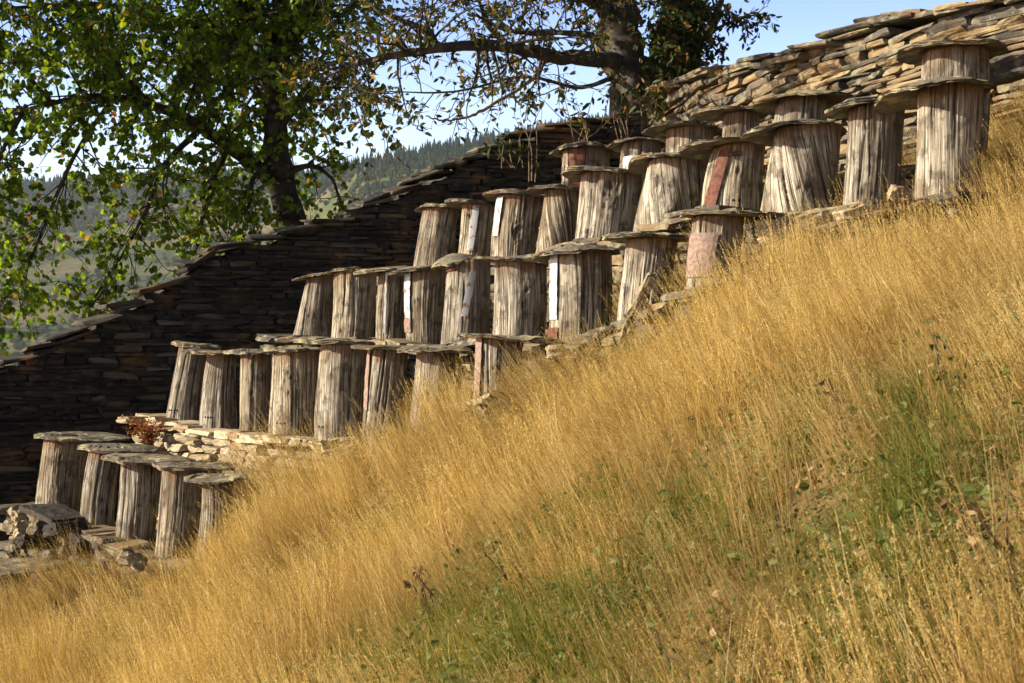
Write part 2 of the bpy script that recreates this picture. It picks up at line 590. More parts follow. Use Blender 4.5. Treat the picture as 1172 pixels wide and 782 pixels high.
# ---- enclosure wall (two straight runs that meet in the corner by the chestnut)
def wallpt(u, v, D, drop):
    p = P(u, v, D); return (p[0], p[1], p[2], float(near_plane(p[0], p[1])) - drop)


left_path = Path([wallpt(*a) for a in [(-330, 560, 16.2, .3), (-160, 480, 16.9, .3), (-40, 438, 17.5, .3), (0, 418, 17.6, .3), (60, 393, 17.8, .3), (130, 358, 18.05, .3),
                  (185, 330, 18.25, .3), (240, 287, 18.45, .3), (330, 264, 18.7, .3), (380, 250, 18.85, .3), (430, 232, 19.0, .3), (480, 205, 19.15, .3),
                  (530, 184, 19.25, .3), (570, 168, 19.35, .3), (610, 149, 19.45, .3), (660, 138, 19.5, .3), (720, 136, 19.55, .3), (790, 126, 19.6, .3)]])
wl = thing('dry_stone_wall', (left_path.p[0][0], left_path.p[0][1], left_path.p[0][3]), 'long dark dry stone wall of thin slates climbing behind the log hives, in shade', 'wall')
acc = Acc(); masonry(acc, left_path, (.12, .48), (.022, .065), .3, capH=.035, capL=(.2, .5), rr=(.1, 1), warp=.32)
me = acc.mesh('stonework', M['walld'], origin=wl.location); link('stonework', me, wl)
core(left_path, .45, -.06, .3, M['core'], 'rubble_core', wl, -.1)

right_path = Path([wallpt(*a) for a in [(742, 118, 18.6, .4), (765, 98, 17.9, .4), (800, 86, 17.2, .4), (850, 76, 16.5, .4), (900, 63, 15.9, .4), (960, 42, 15.35, .4), (1005, 24, 15.0, .4),
                  (1060, 16, 14.6, .4), (1110, 4, 14.25, .4), (1172, -6, 13.9, .4), (1260, -30, 13.4, .4), (1400, -70, 12.7, .4)]])
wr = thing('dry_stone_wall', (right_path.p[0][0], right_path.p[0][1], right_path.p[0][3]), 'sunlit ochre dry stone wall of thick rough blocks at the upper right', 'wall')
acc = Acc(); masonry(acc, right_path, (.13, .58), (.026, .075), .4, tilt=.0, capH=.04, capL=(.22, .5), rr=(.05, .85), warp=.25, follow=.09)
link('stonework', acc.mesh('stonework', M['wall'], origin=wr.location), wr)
core(right_path, .5, -.1, .3, M['core'], 'rubble_core', wr, -.12)

# ------------------------------------------------------------------ hives
# key: (top xl, xr, v), (bottom xl, xr, v), D, lid (xl, vl, xr, vr, thickness px), hive label, lid label, options
H = {}
ROWS = {
 'A': [
  dict(t=(51, 101, 501), b=(40, 90, 585), D=15.8, lid=(36, 496, 150, 500), dome=.01, hl='grey log hive with a notched foot, far left end of the bottom row', ll='dark slab reaching out over the far left hive of the bottom row', notch=1),
  dict(t=(103, 138, 515), b=(91, 131, 600), D=15.3, lid=(86, 509, 190, 514), hl='shaded narrow log hive, second from the left in the bottom row', ll='broad cracked slab over the second hive of the bottom row'),
  dict(t=(140, 184, 526), b=(132, 177, 613), D=14.8, lid=(118, 519, 226, 525), hl='orange-rimmed log hive, third from the left in the bottom row', ll='long flat slab over the third hive of the bottom row'),
  dict(t=(187, 231, 534), b=(176, 226, 640), D=14.3, lid=(164, 527, 272, 533), hl='tall pale log hive, fourth from the left in the bottom row', ll='flat slab over the tall fourth hive of the bottom row', crack=1),
  dict(t=(232, 266, 549), b=(225, 268, 640), D=13.85, lid=(207, 543, 284, 542), hl='short log hive half sunk in grass, right end of the bottom row', ll='thin low slab over the right end hive of the bottom row'),
 ],
 'B': [
  dict(t=(206, 238, 397), b=(189, 231, 481), D=16.3, lid=(194, 390, 256, 396), hl='log hive leaning right, at the left end of the second row up', ll='small curled slab on the left end hive of the second row up', holes=(-.45, 4), tilt=-4),
  dict(t=(239, 270, 404), b=(227, 273, 489), D=15.8, lid=(210, 399, 292, 401), hl='log hive bowed to the right, second from the left in the second row up', ll='rough slab on the second hive from the left of the second row up', holes=(-.35, 3)),
  dict(t=(276, 311, 405), b=(274, 309, 494), D=15.4, lid=(256, 400, 330, 399), hl='dark brown log hive with deep cracks, third in the second row up', ll='slab on the dark cracked third hive of the second row up', crack=3),
  dict(t=(313, 366, 401), b=(307, 361, 497), D=14.9, lid=(293, 393, 372, 391), hl='pale log hive with two small knots, fourth in the second row up', ll='slab arching over the pale fourth hive of the second row up', holes=(-.3, 3), knots=[(-.05, .68, .35), (-.1, .5, .3)]),
  dict(t=(367, 422, 394), b=(360, 417, 503), D=14.4, lid=(336, 386, 432, 389), hl='tall broad pale log hive, fifth in the second row up', ll='long lichen-edged slab over the fifth hive of the second row up', holes=(-.6, 2)),
  dict(t=(423, 468, 399), b=(414, 460, 520), D=13.9, lid=(400, 391, 486, 393), hl='ridged log hive with a curled bark strip, sixth in the second row up', ll='slab over the ridged sixth hive of the second row up', crack=3, strips=[('bark_strip', 'pinktin', -.93, -.85, .09, .42, .98)]),
  dict(t=(476, 526, 403), b=(462, 514, 520), D=13.4, lid=(455, 394, 545, 398), hl='log hive leaning steeply right, half hidden in grass, seventh in the second row up', ll='slab over the steeply leaning seventh hive of the second row up', crack=1),
  dict(t=(547, 600, 388), b=(543, 596, 470), D=12.6, lid=(520, 374, 645, 386), hl='log hive with a pinkish upright lath, right end of the second row up', ll='thick pale-edged slab over the right end hive of the second row up', crack=2, strips=[('wooden_lath', 'pinktin', -.86, -.86, .12, .2, .99)]),
 ],
 'C': [
  dict(t=(351, 382, 317), b=(337, 379, 387), D=16.3, lid=(332, 314, 388, 306), hl='log hive with a flared foot, left end of the third row up', ll='small tilted slab on the left end hive of the third row up', flare=.1),
  dict(t=(383, 430, 310), b=(379, 428, 387), D=15.9, lid=(367, 306, 425, 299), hl='broad log hive with a slanting split, second in the third row up', ll='tilted slab on the broad second hive of the third row up', crack=2, knots=[(-.5, .1, .35)]),
  dict(t=(434, 467, 310), b=(429, 465, 389), D=15.4, lid=(403, 307, 458, 298), hl='log hive with a thin pale line down it, third in the third row up', ll='tilted narrow slab on the third hive of the third row up', strips=[('metal_strip', 'tin', -.35, -.35, .06, .1, .97)]),
  dict(t=(467, 510, 310), b=(465, 507, 394), D=14.9, lid=(444, 307, 510, 298), hl='log hive edged by a white strip turning pink, fourth in the third row up', ll='slanting slab on the fourth hive of the third row up', strips=[('metal_strip', 'tin', -.85, -.83, .14, .35, .98), ('rusty_patch', 'pinktin', -.83, -.83, .16, .16, .345)]),
  dict(t=(512, 562, 299), b=(505, 557, 398), D=14.3, lid=(492, 297, 548, 287), hl='log hive with a slanted white strip, fifth in the third row up', ll='arched ochre slab on the fifth hive of the third row up', dome=.05, strips=[('metal_strip', 'tin', .2, -.05, .15, .36, .86), ('rusty_patch', 'rust', -.75, -.75, .2, .9, .94)]),
  dict(t=(566, 626, 301), b=(564, 622, 388), D=13.65, lid=(535, 290, 634, 302), hl='broad log hive in half shade, sixth in the third row up', ll='long slab drooping right on the sixth hive of the third row up', crack=4),
  dict(t=(628, 700, 287), b=(628, 698, 400), D=13.0, lid=(608, 288, 712, 278), dome=.05, hl='wide log hive with long white strip and rusty foot, seventh in third row up', ll='wide arched slab on the white-striped seventh hive of the third row up', crack=5, strips=[('metal_strip', 'tin', -.84, -.84, .11, .3, .97), ('rusty_patch', 'rust', -.86, -.88, .16, .06, .22)]),
  dict(t=(716, 776, 274), b=(706, 764, 380), D=12.3, lid=(686, 268, 790, 268), hl='ragged log hive sunk in tall grass, eighth in the third row up', ll='flat slab on the ragged eighth hive of the third row up', crack=5),
  dict(t=(793, 852, 249), b=(782, 842, 345), D=11.6, lid=(774, 240, 905, 243), hl='log hive behind a pink flaking tin sheet, right end of the third row up', ll='wide dark slab above the pink tin sheet, right end of the third row up', strips=[('tin_sheet', 'pinktin', -.5, -.62, .48, .28, .80)]),
 ],
 'D': [
  dict(t=(484, 526, 241), b=(473, 521, 310), D=16.6, lid=(474, 236, 536, 238), hl='dappled grey log hive, left end of the fourth row up', ll='ragged dark slab on the left end hive of the fourth row up', crack=1),
  dict(t=(530, 566, 236), b=(521, 562, 305), D=16.2, lid=(505, 227, 566, 232), hl='log hive with slanting white strip across its face, second in the fourth row up', ll='thin slab on the second hive of the fourth row up', strips=[('metal_strip', 'tin', -.1, -.25, .18, .25, .97)], knots=[(-.5, .8, .4)]),
  dict(t=(570, 622, 227), b=(561, 613, 300), D=15.7, lid=(548, 217, 628, 224), hl='knotted log hive edged by a white strip, third in the fourth row up', ll='slab on the knotted third hive of the fourth row up', knots=[(.1, .45, .6)], strips=[('metal_strip', 'tin', -.8, -.86, .12, .4, .97)]),
  dict(t=(624, 663, 219), b=(611, 655, 296), D=15.2, lid=(603, 211, 664, 213), hl='twisted slim log hive leaning right, fourth in the fourth row up', ll='small slab on the slim leaning fourth hive of the fourth row up', twist=1.2, crack=2),
  dict(t=(665, 736, 201), b=(657, 729, 280), D=14.5, lid=(642, 193, 734, 199), dome=.03, hl='stout log hive with one big gnarled knot, fifth in the fourth row up', ll='rounded slab on the stout gnarled-knot hive, fifth in the fourth row up', knots=[(-.05, .78, 1.0)]),
  dict(t=(742, 812, 184), b=(724, 797, 272), D=13.9, lid=(719, 179, 812, 180), dome=.04, hl='swelling log hive with swirling grain and knots, sixth in the fourth row up', ll='rounded slab on the swirling-grain hive, sixth in the fourth row up', knots=[(-.6, .68, .6), (.05, .22, .75)], twist=.8),
  dict(t=(815, 876, 168), b=(804, 871, 242), D=13.3, lid=(776, 166, 884, 154), hl='log hive with a red-brown metal band, seventh in the fourth row up', ll='long slab with a pointed left tip on the red-banded seventh hive', strips=[('metal_band', 'rust', -.55, -.78, .17, .05, .92), ('metal_crosspiece', 'rust', -.35, -.35, .36, .80, .87)], holes=(.1, 2)),
  dict(t=(884, 965, 148), b=(870, 952, 246), D=12.7, lid=(836, 151, 970, 139), dome=.06, hl='widest pale log hive with sweeping grain, eighth in the fourth row up', ll='big domed slab on the widest pale hive, eighth in the fourth row up', twist=.9, knots=[(-.62, .42, .22)]),
  dict(t=(971, 1036, 122), b=(962, 1026, 258), D=12.1, lid=(936, 121, 1052, 106), dome=.03, hl='straight light log hive with a long crack, ninth in the fourth row up', ll='slab sweeping down to the left on the ninth hive of the fourth row up', crack=2, knots=[(-.45, .26, .45)]),
  dict(t=(1050, 1126, 101), b=(1047, 1122, 235), D=11.5, lid=(1006, 103, 1142, 90), dome=.05, hl='rough furrowed log hive rising from tall grass, right end of the fourth row up', ll='broad warped slab on the furrowed right end hive of the fourth row up', crack=5),
 ],
 'E': [
  dict(t=(642, 698, 171), b=(640, 696, 262), D=16.5, lid=(626, 174, 712, 170), dome=.06, hl='shaded reddish log hive, left end of the top row', ll='domed dark slab on the shaded left end hive of the top row', strips=[('rusty_patch', 'rust', -.35, -.35, .3, .3, .97)]),
  dict(t=(711, 756, 164), b=(706, 753, 250), D=15.9, lid=(692, 163, 764, 160), dome=.04, hl='log hive with a pale square metal plate, second in the top row', ll='domed slab on the plated second hive of the top row', strips=[('metal_plate', 'tin', -.4, -.44, .42, .55, .80)]),
  dict(t=(763, 816, 150), b=(760, 814, 240), D=15.3, lid=(728, 143, 828, 142), dome=.02, hl='dim grey log hive, third in the top row', ll='wide flat slab on the dim third hive of the top row', crack=2),
  dict(t=(829, 868, 131), b=(824, 866, 225), D=14.7, lid=(792, 127, 890, 126), hl='slim log hive with a dark slot near its top, fourth in the top row', ll='flat slab on the slim fourth hive of the top row', knots=[(-.35, .78, .4)]),
  dict(t=(890, 946, 114), b=(886, 944, 215), D=14.0, lid=(860, 112, 976, 106), dome=.05, hl='log hive showing only its pale upper part, fifth in the top row', ll='broad domed slab on the fifth hive of the top row', knots=[(-.45, .84, .35)]),
  dict(t=(1057, 1131, 58), b=(1052, 1128, 190), D=12.7, lid=(1026, 56, 1153, 53), dome=.03, hl='highest log hive, right end of the top row under the stone wall', ll='highest slab of all, on the right end hive of the top row', knots=[(-.55, .80, .6)], crack=3),
 ],
 'Z': [
  dict(t=(-22, 34, 650), b=(-24, 34, 735), D=14.9, lid=(-55, 634, 74, 630), hl='dark brown log hive in shadow at the lower left edge, below the stone pile', ll='large dark slab at the lower left edge, below the stone pile', rim=1),
 ],
}
ROWDIR = {}


def build_hive(key, i, h):
    seed = (ord(key) * 31 + i * 7)
    rs = random.Random(seed)
    D = h['D']
    t, b = h['t'], h['b']
    Ct = P((t[0] + t[1]) / 2, t[2], D); Cb = P((b[0] + b[1]) / 2, b[2], D)
    rt = (t[1] - t[0]) / 2 * D / F; rb = (b[1] - b[0]) / 2 * D / F
    Cb = Cb.copy()
    lid = h['lid']
    roll = math.atan2(lid[1] - lid[3], lid[2] - lid[0]) * .8
    pitch = rs.uniform(-.035, .035) + {'A': -.05, 'Z': -.05, 'B': .0, 'C': .05, 'D': .09, 'E': .09}[key]
    base = Cb
    root = thing('log_hive', base, h['hl'], 'log hive', 'log beehives under stone slabs, row by row')
    nth, nz = 190, 40
    th = np.linspace(0, 2 * math.pi, nth, endpoint=False)
    tt = np.concatenate([[-.06], np.linspace(0, 1, nz)])
    flare = h.get('flare', rs.uniform(-.03, .03)); tw = h.get('twist', rs.uniform(-.18, .18))
    bow = rs.uniform(-.012, .012)
    cracks = [(rs.uniform(-1.45, 1.35), rs.uniform(.018, .034), rs.uniform(.014, .035), rs.uniform(0, 9)) for _ in range(3 + h.get('crack', 0))]
    knots = h.get('knots', []) + [(rs.uniform(-.75, .5), rs.uniform(.15, .85), rs.uniform(.14, .38)) for _ in range(rs.choice((1, 2, 3)))]

    hgt = Ct[2] - Cb[2]

    def surf(th_, t_, off=0.):
        """th_=0 faces the camera; positive to the right"""
        th_ = np.asarray(th_, float); t_ = np.asarray(t_, float)
        tc = np.clip(t_, 0, 1)
        r = rb + (rt - rb) * tc + flare * rb * np.exp(-tc * 7) + .03 * rb * np.sin(tc * 3.1 + seed)
        z = t_ * hgt
        ang = th_ + tw * tc
        cs, sn = np.cos(ang), np.sin(ang)
        r = r * (1 + .05 * vnoise(cs * 1.3, sn * 1.3, z * 2.2, seed))
        f1 = vnoise(cs * 5, sn * 5, z * 1.5, seed + 1); f2 = vnoise(cs * 13, sn * 13, z * 2.2, seed + 2)
        f3 = vnoise(cs * 26, sn * 26, z * 3., seed + 3)
        r = r + .005 * f1 + .002 * (1 - 2 * np.abs(f2)) - .004 * np.abs(f3)
        kn = np.zeros_like(r)
        for ca, cw, cd, ph in cracks:
            d = (ang - ca - tw * .5 + .06 * np.sin(z * 6 + ph) + math.pi) % (2 * math.pi) - math.pi
            g = np.exp(-(d / cw) ** 2) * sstep(-.4, .3, vnoise(z * 2.5 + ph, 0, 0, seed))
            r = r - cd * g; kn = kn + .55 * g
        for ks, kt, kz in knots:
            ka = math.asin(max(-.98, min(.98, ks)))
            d = np.hypot(((th_ - ka + math.pi) % (2 * math.pi) - math.pi) * rt, (t_ - kt) * hgt * .8) / (.075 * kz)
            dn = d * (1 + .35 * vnoise(np.cos(th_) * 14, np.sin(th_) * 14, z * 26, seed + 9))
            r = r + .022 * kz * np.exp(-(dn / 1.25) ** 2) - .045 * kz * np.exp(-(dn / .55) ** 2)
            if kz > .5:
                r = r + .006 * np.sin(dn * 7) * np.exp(-(dn / 1.5) ** 2)
            kn = kn + np.exp(-(dn / .62) ** 2) * 1.2 + .25 * np.exp(-((dn - 1.1) / .3) ** 2)
        if h.get('notch'):
            d = np.hypot((th_ + .1) * rt, t_ * hgt) / .05
            r = r - .09 * np.exp(-d ** 4); kn = kn + np.exp(-d ** 4)
        cx = (Ct[0] - Cb[0]) * t_ + bow * np.sin(tc * math.pi)
        top = z + sstep(.6, 1, t_) * (np.sin(th_) * r * math.tan(roll) + np.cos(th_) * r * math.tan(pitch))
        rr = r + off
        return np.stack([cx + rr * np.sin(th_), -rr * np.cos(th_), top], -1), kn, ang

    TT, TH = np.meshgrid(tt, th, indexing='ij')
    V, kn, ang = surf(TH, TT)
    V[0, :, 2] = -.05
    n = nth; m = len(tt)
    uv = np.stack([TH * .19 + tw * np.clip(TT, 0, 1) * .19, TT * hgt], -1)
    Vf = V.reshape(-1, 3)
    ii = np.arange(m - 1)[:, None] * n; jj = np.arange(n)[None]
    q = np.stack([ii + jj, ii + (jj + 1) % n, ii + n + (jj + 1) % n, ii + n + jj], -1).reshape(-1, 4)
    # top cap: inner ring + centre
    ctop = V[-1].mean(0)
    inner = ctop + (V[-1] - ctop) * .55
    inner[:, 2] -= .003
    Vf = np.vstack([Vf, inner, [ctop - [0, 0, .003]]])
    i0 = (m - 1) * n; i1 = m * n; j = np.arange(n)
    q2 = np.stack([i0 + j, i0 + (j + 1) % n, i1 + (j + 1) % n, i1 + j], -1)
    tri = np.stack([i1 + j, i1 + (j + 1) % n, np.full(n, i1 + n)], -1)
    vt = np.concatenate([np.clip(TT, 0, 1).ravel(), np.ones(n + 1)])
    kk = np.concatenate([np.clip(kn, 0, 1.3).ravel(), np.zeros(n + 1)])
    uvf = np.vstack([uv.reshape(-1, 2), uv[-1] + [0, .05], [[0, hgt]]])
    me = mesh_np('trunk_section', Vf, [np.vstack([q, q2]), tri], {'vt': vt, 'knot': kk}, True, M['wood'], uvf)
    link('trunk_section', me, root)
    # strips
    for (nm, mk, s1, s0, hw, t0, t1) in h.get('strips', []):
        nu, nv = 7, 14
        T = np.linspace(t0, t1, nv)
        cs = s0 + (s1 - s0) * (T - t0) / max(1e-3, (t1 - t0))
        S = np.clip(cs[:, None] + np.linspace(-hw, hw, nu)[None], -.985, .985)
        th2 = np.arcsin(S)
        smooth_off = .012
        a, _, _ = surf(th2, np.repeat(T[:, None], nu, 1), smooth_off)
        # a sheet does not follow every furrow: average across the strip
        rl = rb + (rt - rb) * T + flare * rb * np.exp(-T * 7) + .03 * rb * np.sin(T * 3.1 + seed) + .008
        real = np.hypot(a[..., 0] - (Ct[0] - Cb[0]) * T[:, None], a[..., 1]).mean()
        rad = (rl + (real - rl.mean()))[:, None] * np.ones((1, nu)) + .006 * np.sin(np.linspace(0, 2.5, nv))[:, None]
        a = np.stack([(Ct[0] - Cb[0]) * T[:, None] + rad * np.sin(th2), -rad * np.cos(th2), a[..., 2]], -1)
        a[..., 0] += RNG.normal(0, .0012, a.shape[:2])
        inn = a.copy(); inn[..., 0] -= np.sin(th2) * .004; inn[..., 1] += np.cos(th2) * .004
        A = a.reshape(-1, 3); B = inn.reshape(-1, 3)
        k0 = np.arange(nv - 1)[:, None] * nu; k1 = np.arange(nu - 1)[None]
        qq = np.stack([k0 + k1, k0 + k1 + 1, k0 + nu + k1 + 1, k0 + nu + k1], -1).reshape(-1, 4)
        o_ = nv * nu
        rim = []
        ed = [r * nu for r in range(nv)]; ed2 = [r * nu + nu - 1 for r in range(nv)]
        for e in (ed, ed2, list(range(nu)), list(range((nv - 1) * nu, nv * nu))):
            for x, y in zip(e[:-1], e[1:]): rim.append([x, y, y + o_, x + o_])
        link(nm, mesh_np(nm, np.vstack([A, B]), np.vstack([qq, qq[:, ::-1] + o_, np.array(rim)]), mat=M[mk]), root)
    # flight holes: solid plugs, the shade inside a hole given as dark colour
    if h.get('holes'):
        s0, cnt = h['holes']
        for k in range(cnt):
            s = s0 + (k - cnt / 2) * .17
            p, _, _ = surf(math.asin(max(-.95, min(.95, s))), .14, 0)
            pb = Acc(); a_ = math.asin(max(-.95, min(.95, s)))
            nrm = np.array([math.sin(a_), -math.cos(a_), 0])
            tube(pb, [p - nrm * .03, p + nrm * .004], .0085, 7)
            link('flight_hole_plug', pb.mesh('flight_hole_plug', M['dark']), root)
    # ---- the lid slab
    rx = (lid[2] - lid[0]) / 2 * D / F
    ry = min(rx * rs.uniform(.85, 1.1), .40)
    xoff = ((lid[0] + lid[2]) / 2 - (t[0] + t[1]) / 2) * D / F
    thick = rs.uniform(.018, .031) * (1.15 if key in 'AB' else 1)
    c = Ct + np.array([0, 0, 0.0])
    slab(key, i, c, xoff, rx, ry, thick, roll, pitch, h.get('dome', .008), h['ll'], seed + 5, abs(t[1] - t[0]) / 2 * D / F)
    h['base'] = Cb; h['r'] = rb


def slab(key, i, c, xoff, rx, ry, thick, roll, pitch, dome, label, seed, rlog):
    na, nr = 72, 9
    rs = random.Random(seed)
    th = np.linspace(0, 2 * math.pi, na, endpoint=False)
    out = 1 + .16 * vnoise(np.cos(th) * 1.3, np.sin(th) * 1.3, 0, seed) + .06 * vnoise(np.cos(th) * 3, np.sin(th) * 3, 3, seed) + .035 * vnoise(np.cos(th) * 9, np.sin(th) * 9, 5, seed)
    # knock straight breaks into the outline
    for _ in range(7):
        a = rs.uniform(0, 6.283); lim = rs.uniform(.80, .97)
        cc = np.cos(th - a)
        out = np.where(cc > .2, np.minimum(out, lim / np.maximum(cc, .2)), out)
    out *= 1 / max(abs(out * np.cos(th)).max(), 1e-3)
    rr = np.linspace(0, 1, nr + 1)[1:]
    R, T = np.meshgrid(rr, th, indexing='ij')
    X = R * out[None] * np.cos(T) * rx; Y = R * out[None] * np.sin(T) * ry
    dd = dome * (1 - ((X ** 2) / rx ** 2 + (Y ** 2) / ry ** 2)) - dome * .35
    und = .010 * fbm(X * 5, Y * 5, 0, seed + 1, 3)
    step = .008 * np.sign(vnoise(X * 4, Y * 4, 9, seed + 2))
    edge = sstep(.8, 1.0, R)
    Zt = thick + dd + und + step * .6 + .004 * vnoise(X * 22, Y * 22, 1, seed) - edge * thick * .25 * (1 + .6 * vnoise(np.cos(T) * 4, np.sin(T) * 4, 0, seed + 4))
    Zb = dd + und * .6 + edge * thick * .2 * vnoise(np.cos(T) * 7, np.sin(T) * 7, 2, seed + 6)
    # side strata rows
    rows = []
    for k, f in enumerate((.75, .5, .25)):
        j = 1 - .035 * (1 + vnoise(np.cos(th) * 10, np.sin(th) * 10, k * 3, seed + 7)) + (.03 if k == 1 else 0)
        x = X[-1] * j; y = Y[-1] * j
        z = Zb[-1] + (Zt[-1] - Zb[-1]) * f + .002 * vnoise(np.cos(th) * 10, np.sin(th) * 10, k, seed + 8)
        rows.append(np.stack([x, y, z], -1))
    top = np.stack([X, Y, Zt], -1); bot = np.stack([X, Y, Zb], -1)[::-1]
    V = np.concatenate([[[0, 0, thick + dome * .65]], top.reshape(-1, 3)] + rows + [bot.reshape(-1, 3), [[0, 0, dome * .65]]])
    nrow = nr + 3 + nr
    ii = 1 + np.arange(nrow - 1)[:, None] * na; jj = np.arange(na)[None]
    q = np.stack([ii + jj, ii + na + jj, ii + na + (jj + 1) % na, ii + (jj + 1) % na], -1).reshape(-1, 4)
    j = np.arange(na)
    t1 = np.stack([np.zeros(na, int), 1 + j, 1 + (j + 1) % na], -1)
    e = len(V) - 1; l = 1 + (nrow - 1) * na
    t2 = np.stack([np.full(na, e), l + (j + 1) % na, l + j], -1)
    # drop so the underside meets the log rim
    zc = -(dome * (1 - ((xoff / rx) ** 2 + .35 * (rlog / rx) ** 2)) - dome * .35)
    V = V + [xoff, 0, 0.002 + zc * .9]
    rnd = np.clip(.45 + .3 * vnoise(V[:, 0] * 3, V[:, 1] * 3, V[:, 2] * 30, seed) + rs.uniform(-.25, .3), 0, 1)
    o = link('capstone', mesh_np('capstone', V, [q, np.vstack([t1, t2])], {'rnd': rnd}, False, M['slate']), None, c)
    o.rotation_euler = (-pitch, -roll, 0)
    tag(o, label, 'stone slab', 'schist slabs laid over the log hives')


for key, row in ROWS.items():
    for i, h in enumerate(row):
        build_hive(key, i, h)

# ------------------------------------------------------------------ terraces under the rows
TERR = []
for key, lbl in (('A', 'low rubble terrace under the bottom row of hives'), ('B', 'low terrace wall of pale stones under the second row of hives'),
                 ('C', 'terrace wall under the third row of hives'), ('D', 'terrace wall under the fourth row of hives'), ('E', 'terrace wall under the top row of hives')):
    pts = [h['base'] for h in ROWS[key]]
    d0 = pts[0] - pts[1]; d1 = pts[-1] - pts[-2]
    e0 = .3
    d0 = d0 / np.linalg.norm(d0[:2]); d1 = d1 / np.linalg.norm(d1[:2])
    pts = [pts[0] + d0 * e0] + pts + [pts[-1] + d1 * .25]
    pp = []
    P3 = np.array(pts)
    tg = np.gradient(P3[:, :2], axis=0); tg /= np.linalg.norm(tg, axis=1)[:, None]
    for p, t in zip(P3, tg):
        n = np.array([t[1], -t[0]])
        q = p[:2] + n * .26
        zt = p[2] - .012
        zb = float(near_plane(q[0], q[1])) - .15
        pp.append((q[0], q[1], zt, min(zb, zt - .12)))
    path = Path(pp)
    w = thing('terrace_wall', (pp[0][0], pp[0][1], pp[0][3]), lbl, 'terrace wall', 'terrace walls carrying the rows of hives')
    acc = Acc()
    masonry(acc, path, (.12, .34), (.045, .085), .26, capH=.04, capL=(.2, .42), warp=.3, capd=1.0, rr=(.1, 1) if key == 'B' else (0, .6))
    # end return at the left
    mat = M['pale'] if key in 'B' else M['wall']
    t0 = path.tan(0); n0 = np.array([t0[1], -t0[0], 0])
    x, y, zt, zb = path.at(0)
    ret = Path([(x - n0[0] * .62, y - n0[1] * .62, zt, zb), (x - n0[0] * .02, y - n0[1] * .02, zt, zb)])
    masonry(acc, ret, (.12, .3), (.045, .085), .22, capH=.04, capL=(.2, .35), warp=.3, capd=1.0, rr=(.1, 1) if key == 'B' else (0, .6))
    link('stonework', acc.mesh('stonework', mat, origin=w.location), w)
    core(path, .52, -.10, .3, M['core'], 'earth_fill', w, -.012)
    TERR.append((path, key))

# loose stones
def boulder(u, v, D, L, dep, Hh, label, mat='pale', roll=0., grp='loose stones by the terraces', n=(0, -1, 0), embed=.0, warp=.16):
    p = P(u, v, D)
    acc = Acc(); stone(acc, (0, 0, 0), (-n[1], n[0], 0), n, L, dep, Hh, roll, warp, random.uniform(.2, .8), 0., CT2)
    o = link('loose_stone', acc.mesh('loose_stone', M[mat]), None, p)
    tag(o, label, 'stone', grp)


nn = np.array([-.74, -.68, 0]); nn = nn / np.linalg.norm(nn)
boulder(27, 589, 15.6, .15, .2, .09, 'pale block at the left tip of the stone pile, lower left', 'pale', -.45, n=nn)
boulder(30, 604, 15.5, .13, .2, .12, 'small orange-tinged stone standing under the pale tip of the pile', 'pale', .1, n=nn)
boulder(50, 601, 15.3, .13, .2, .12, 'squared ochre block in the stone pile under the far left hive', 'wall', .0, n=nn)
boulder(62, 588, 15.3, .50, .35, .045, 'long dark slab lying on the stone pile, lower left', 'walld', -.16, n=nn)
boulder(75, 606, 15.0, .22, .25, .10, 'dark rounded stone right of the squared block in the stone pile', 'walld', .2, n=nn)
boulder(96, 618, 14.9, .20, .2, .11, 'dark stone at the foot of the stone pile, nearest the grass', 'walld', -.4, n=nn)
boulder(79, 624, 14.9, .07, .12, .14, 'narrow upright stone wedged at the foot of the stone pile', 'wall', .1, n=nn)
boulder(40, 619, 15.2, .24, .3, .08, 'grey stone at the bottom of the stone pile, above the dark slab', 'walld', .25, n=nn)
boulder(152, 641, 13.3, .17, .15, .09, 'pale stone peeking out of the grass below the bottom row', 'pale', -.5)
boulder(645, 404, 12.2, .20, .2, .08, 'pale flat stone under the rusty foot of the white-striped hive', 'pale', -.03)
boulder(395, 513, 13.6, .30, .25, .12, 'pale stone in the grass below the fifth hive of the second row', 'pale', .05)
boulder(925, 258, 11.6, .62, .3, .13, 'long layered ochre stone in the grass below the widest pale hive', 'pale', .18, warp=.15)
boulder(1010, 240, 11.2, .5, .3, .06, 'flat stone in the grass at the foot of the straight light hive', 'pale', .15, warp=.2)
boulder(1030, 224, 10.9, .12, .1, .08, 'small white stone in the grass between the two right end hives', 'pale', -.3)
boulder(1135, 84, 13.2, .8, .4, .16, 'big orange stone block in the grass beside the highest hive', 'wall', .22, warp=.2)
boulder(728, 352, 11.6, .05, .06, .42, 'splinter of pale wood leaning in the grass below the ragged hive', 'pale', -.45, 'loose wood')
o = [x for x in COL.objects if x.get('label', '').startswith('splinter')][0]
o.name = 'wood_splinter'; o['category'] = 'wood splinter'; del o['group']

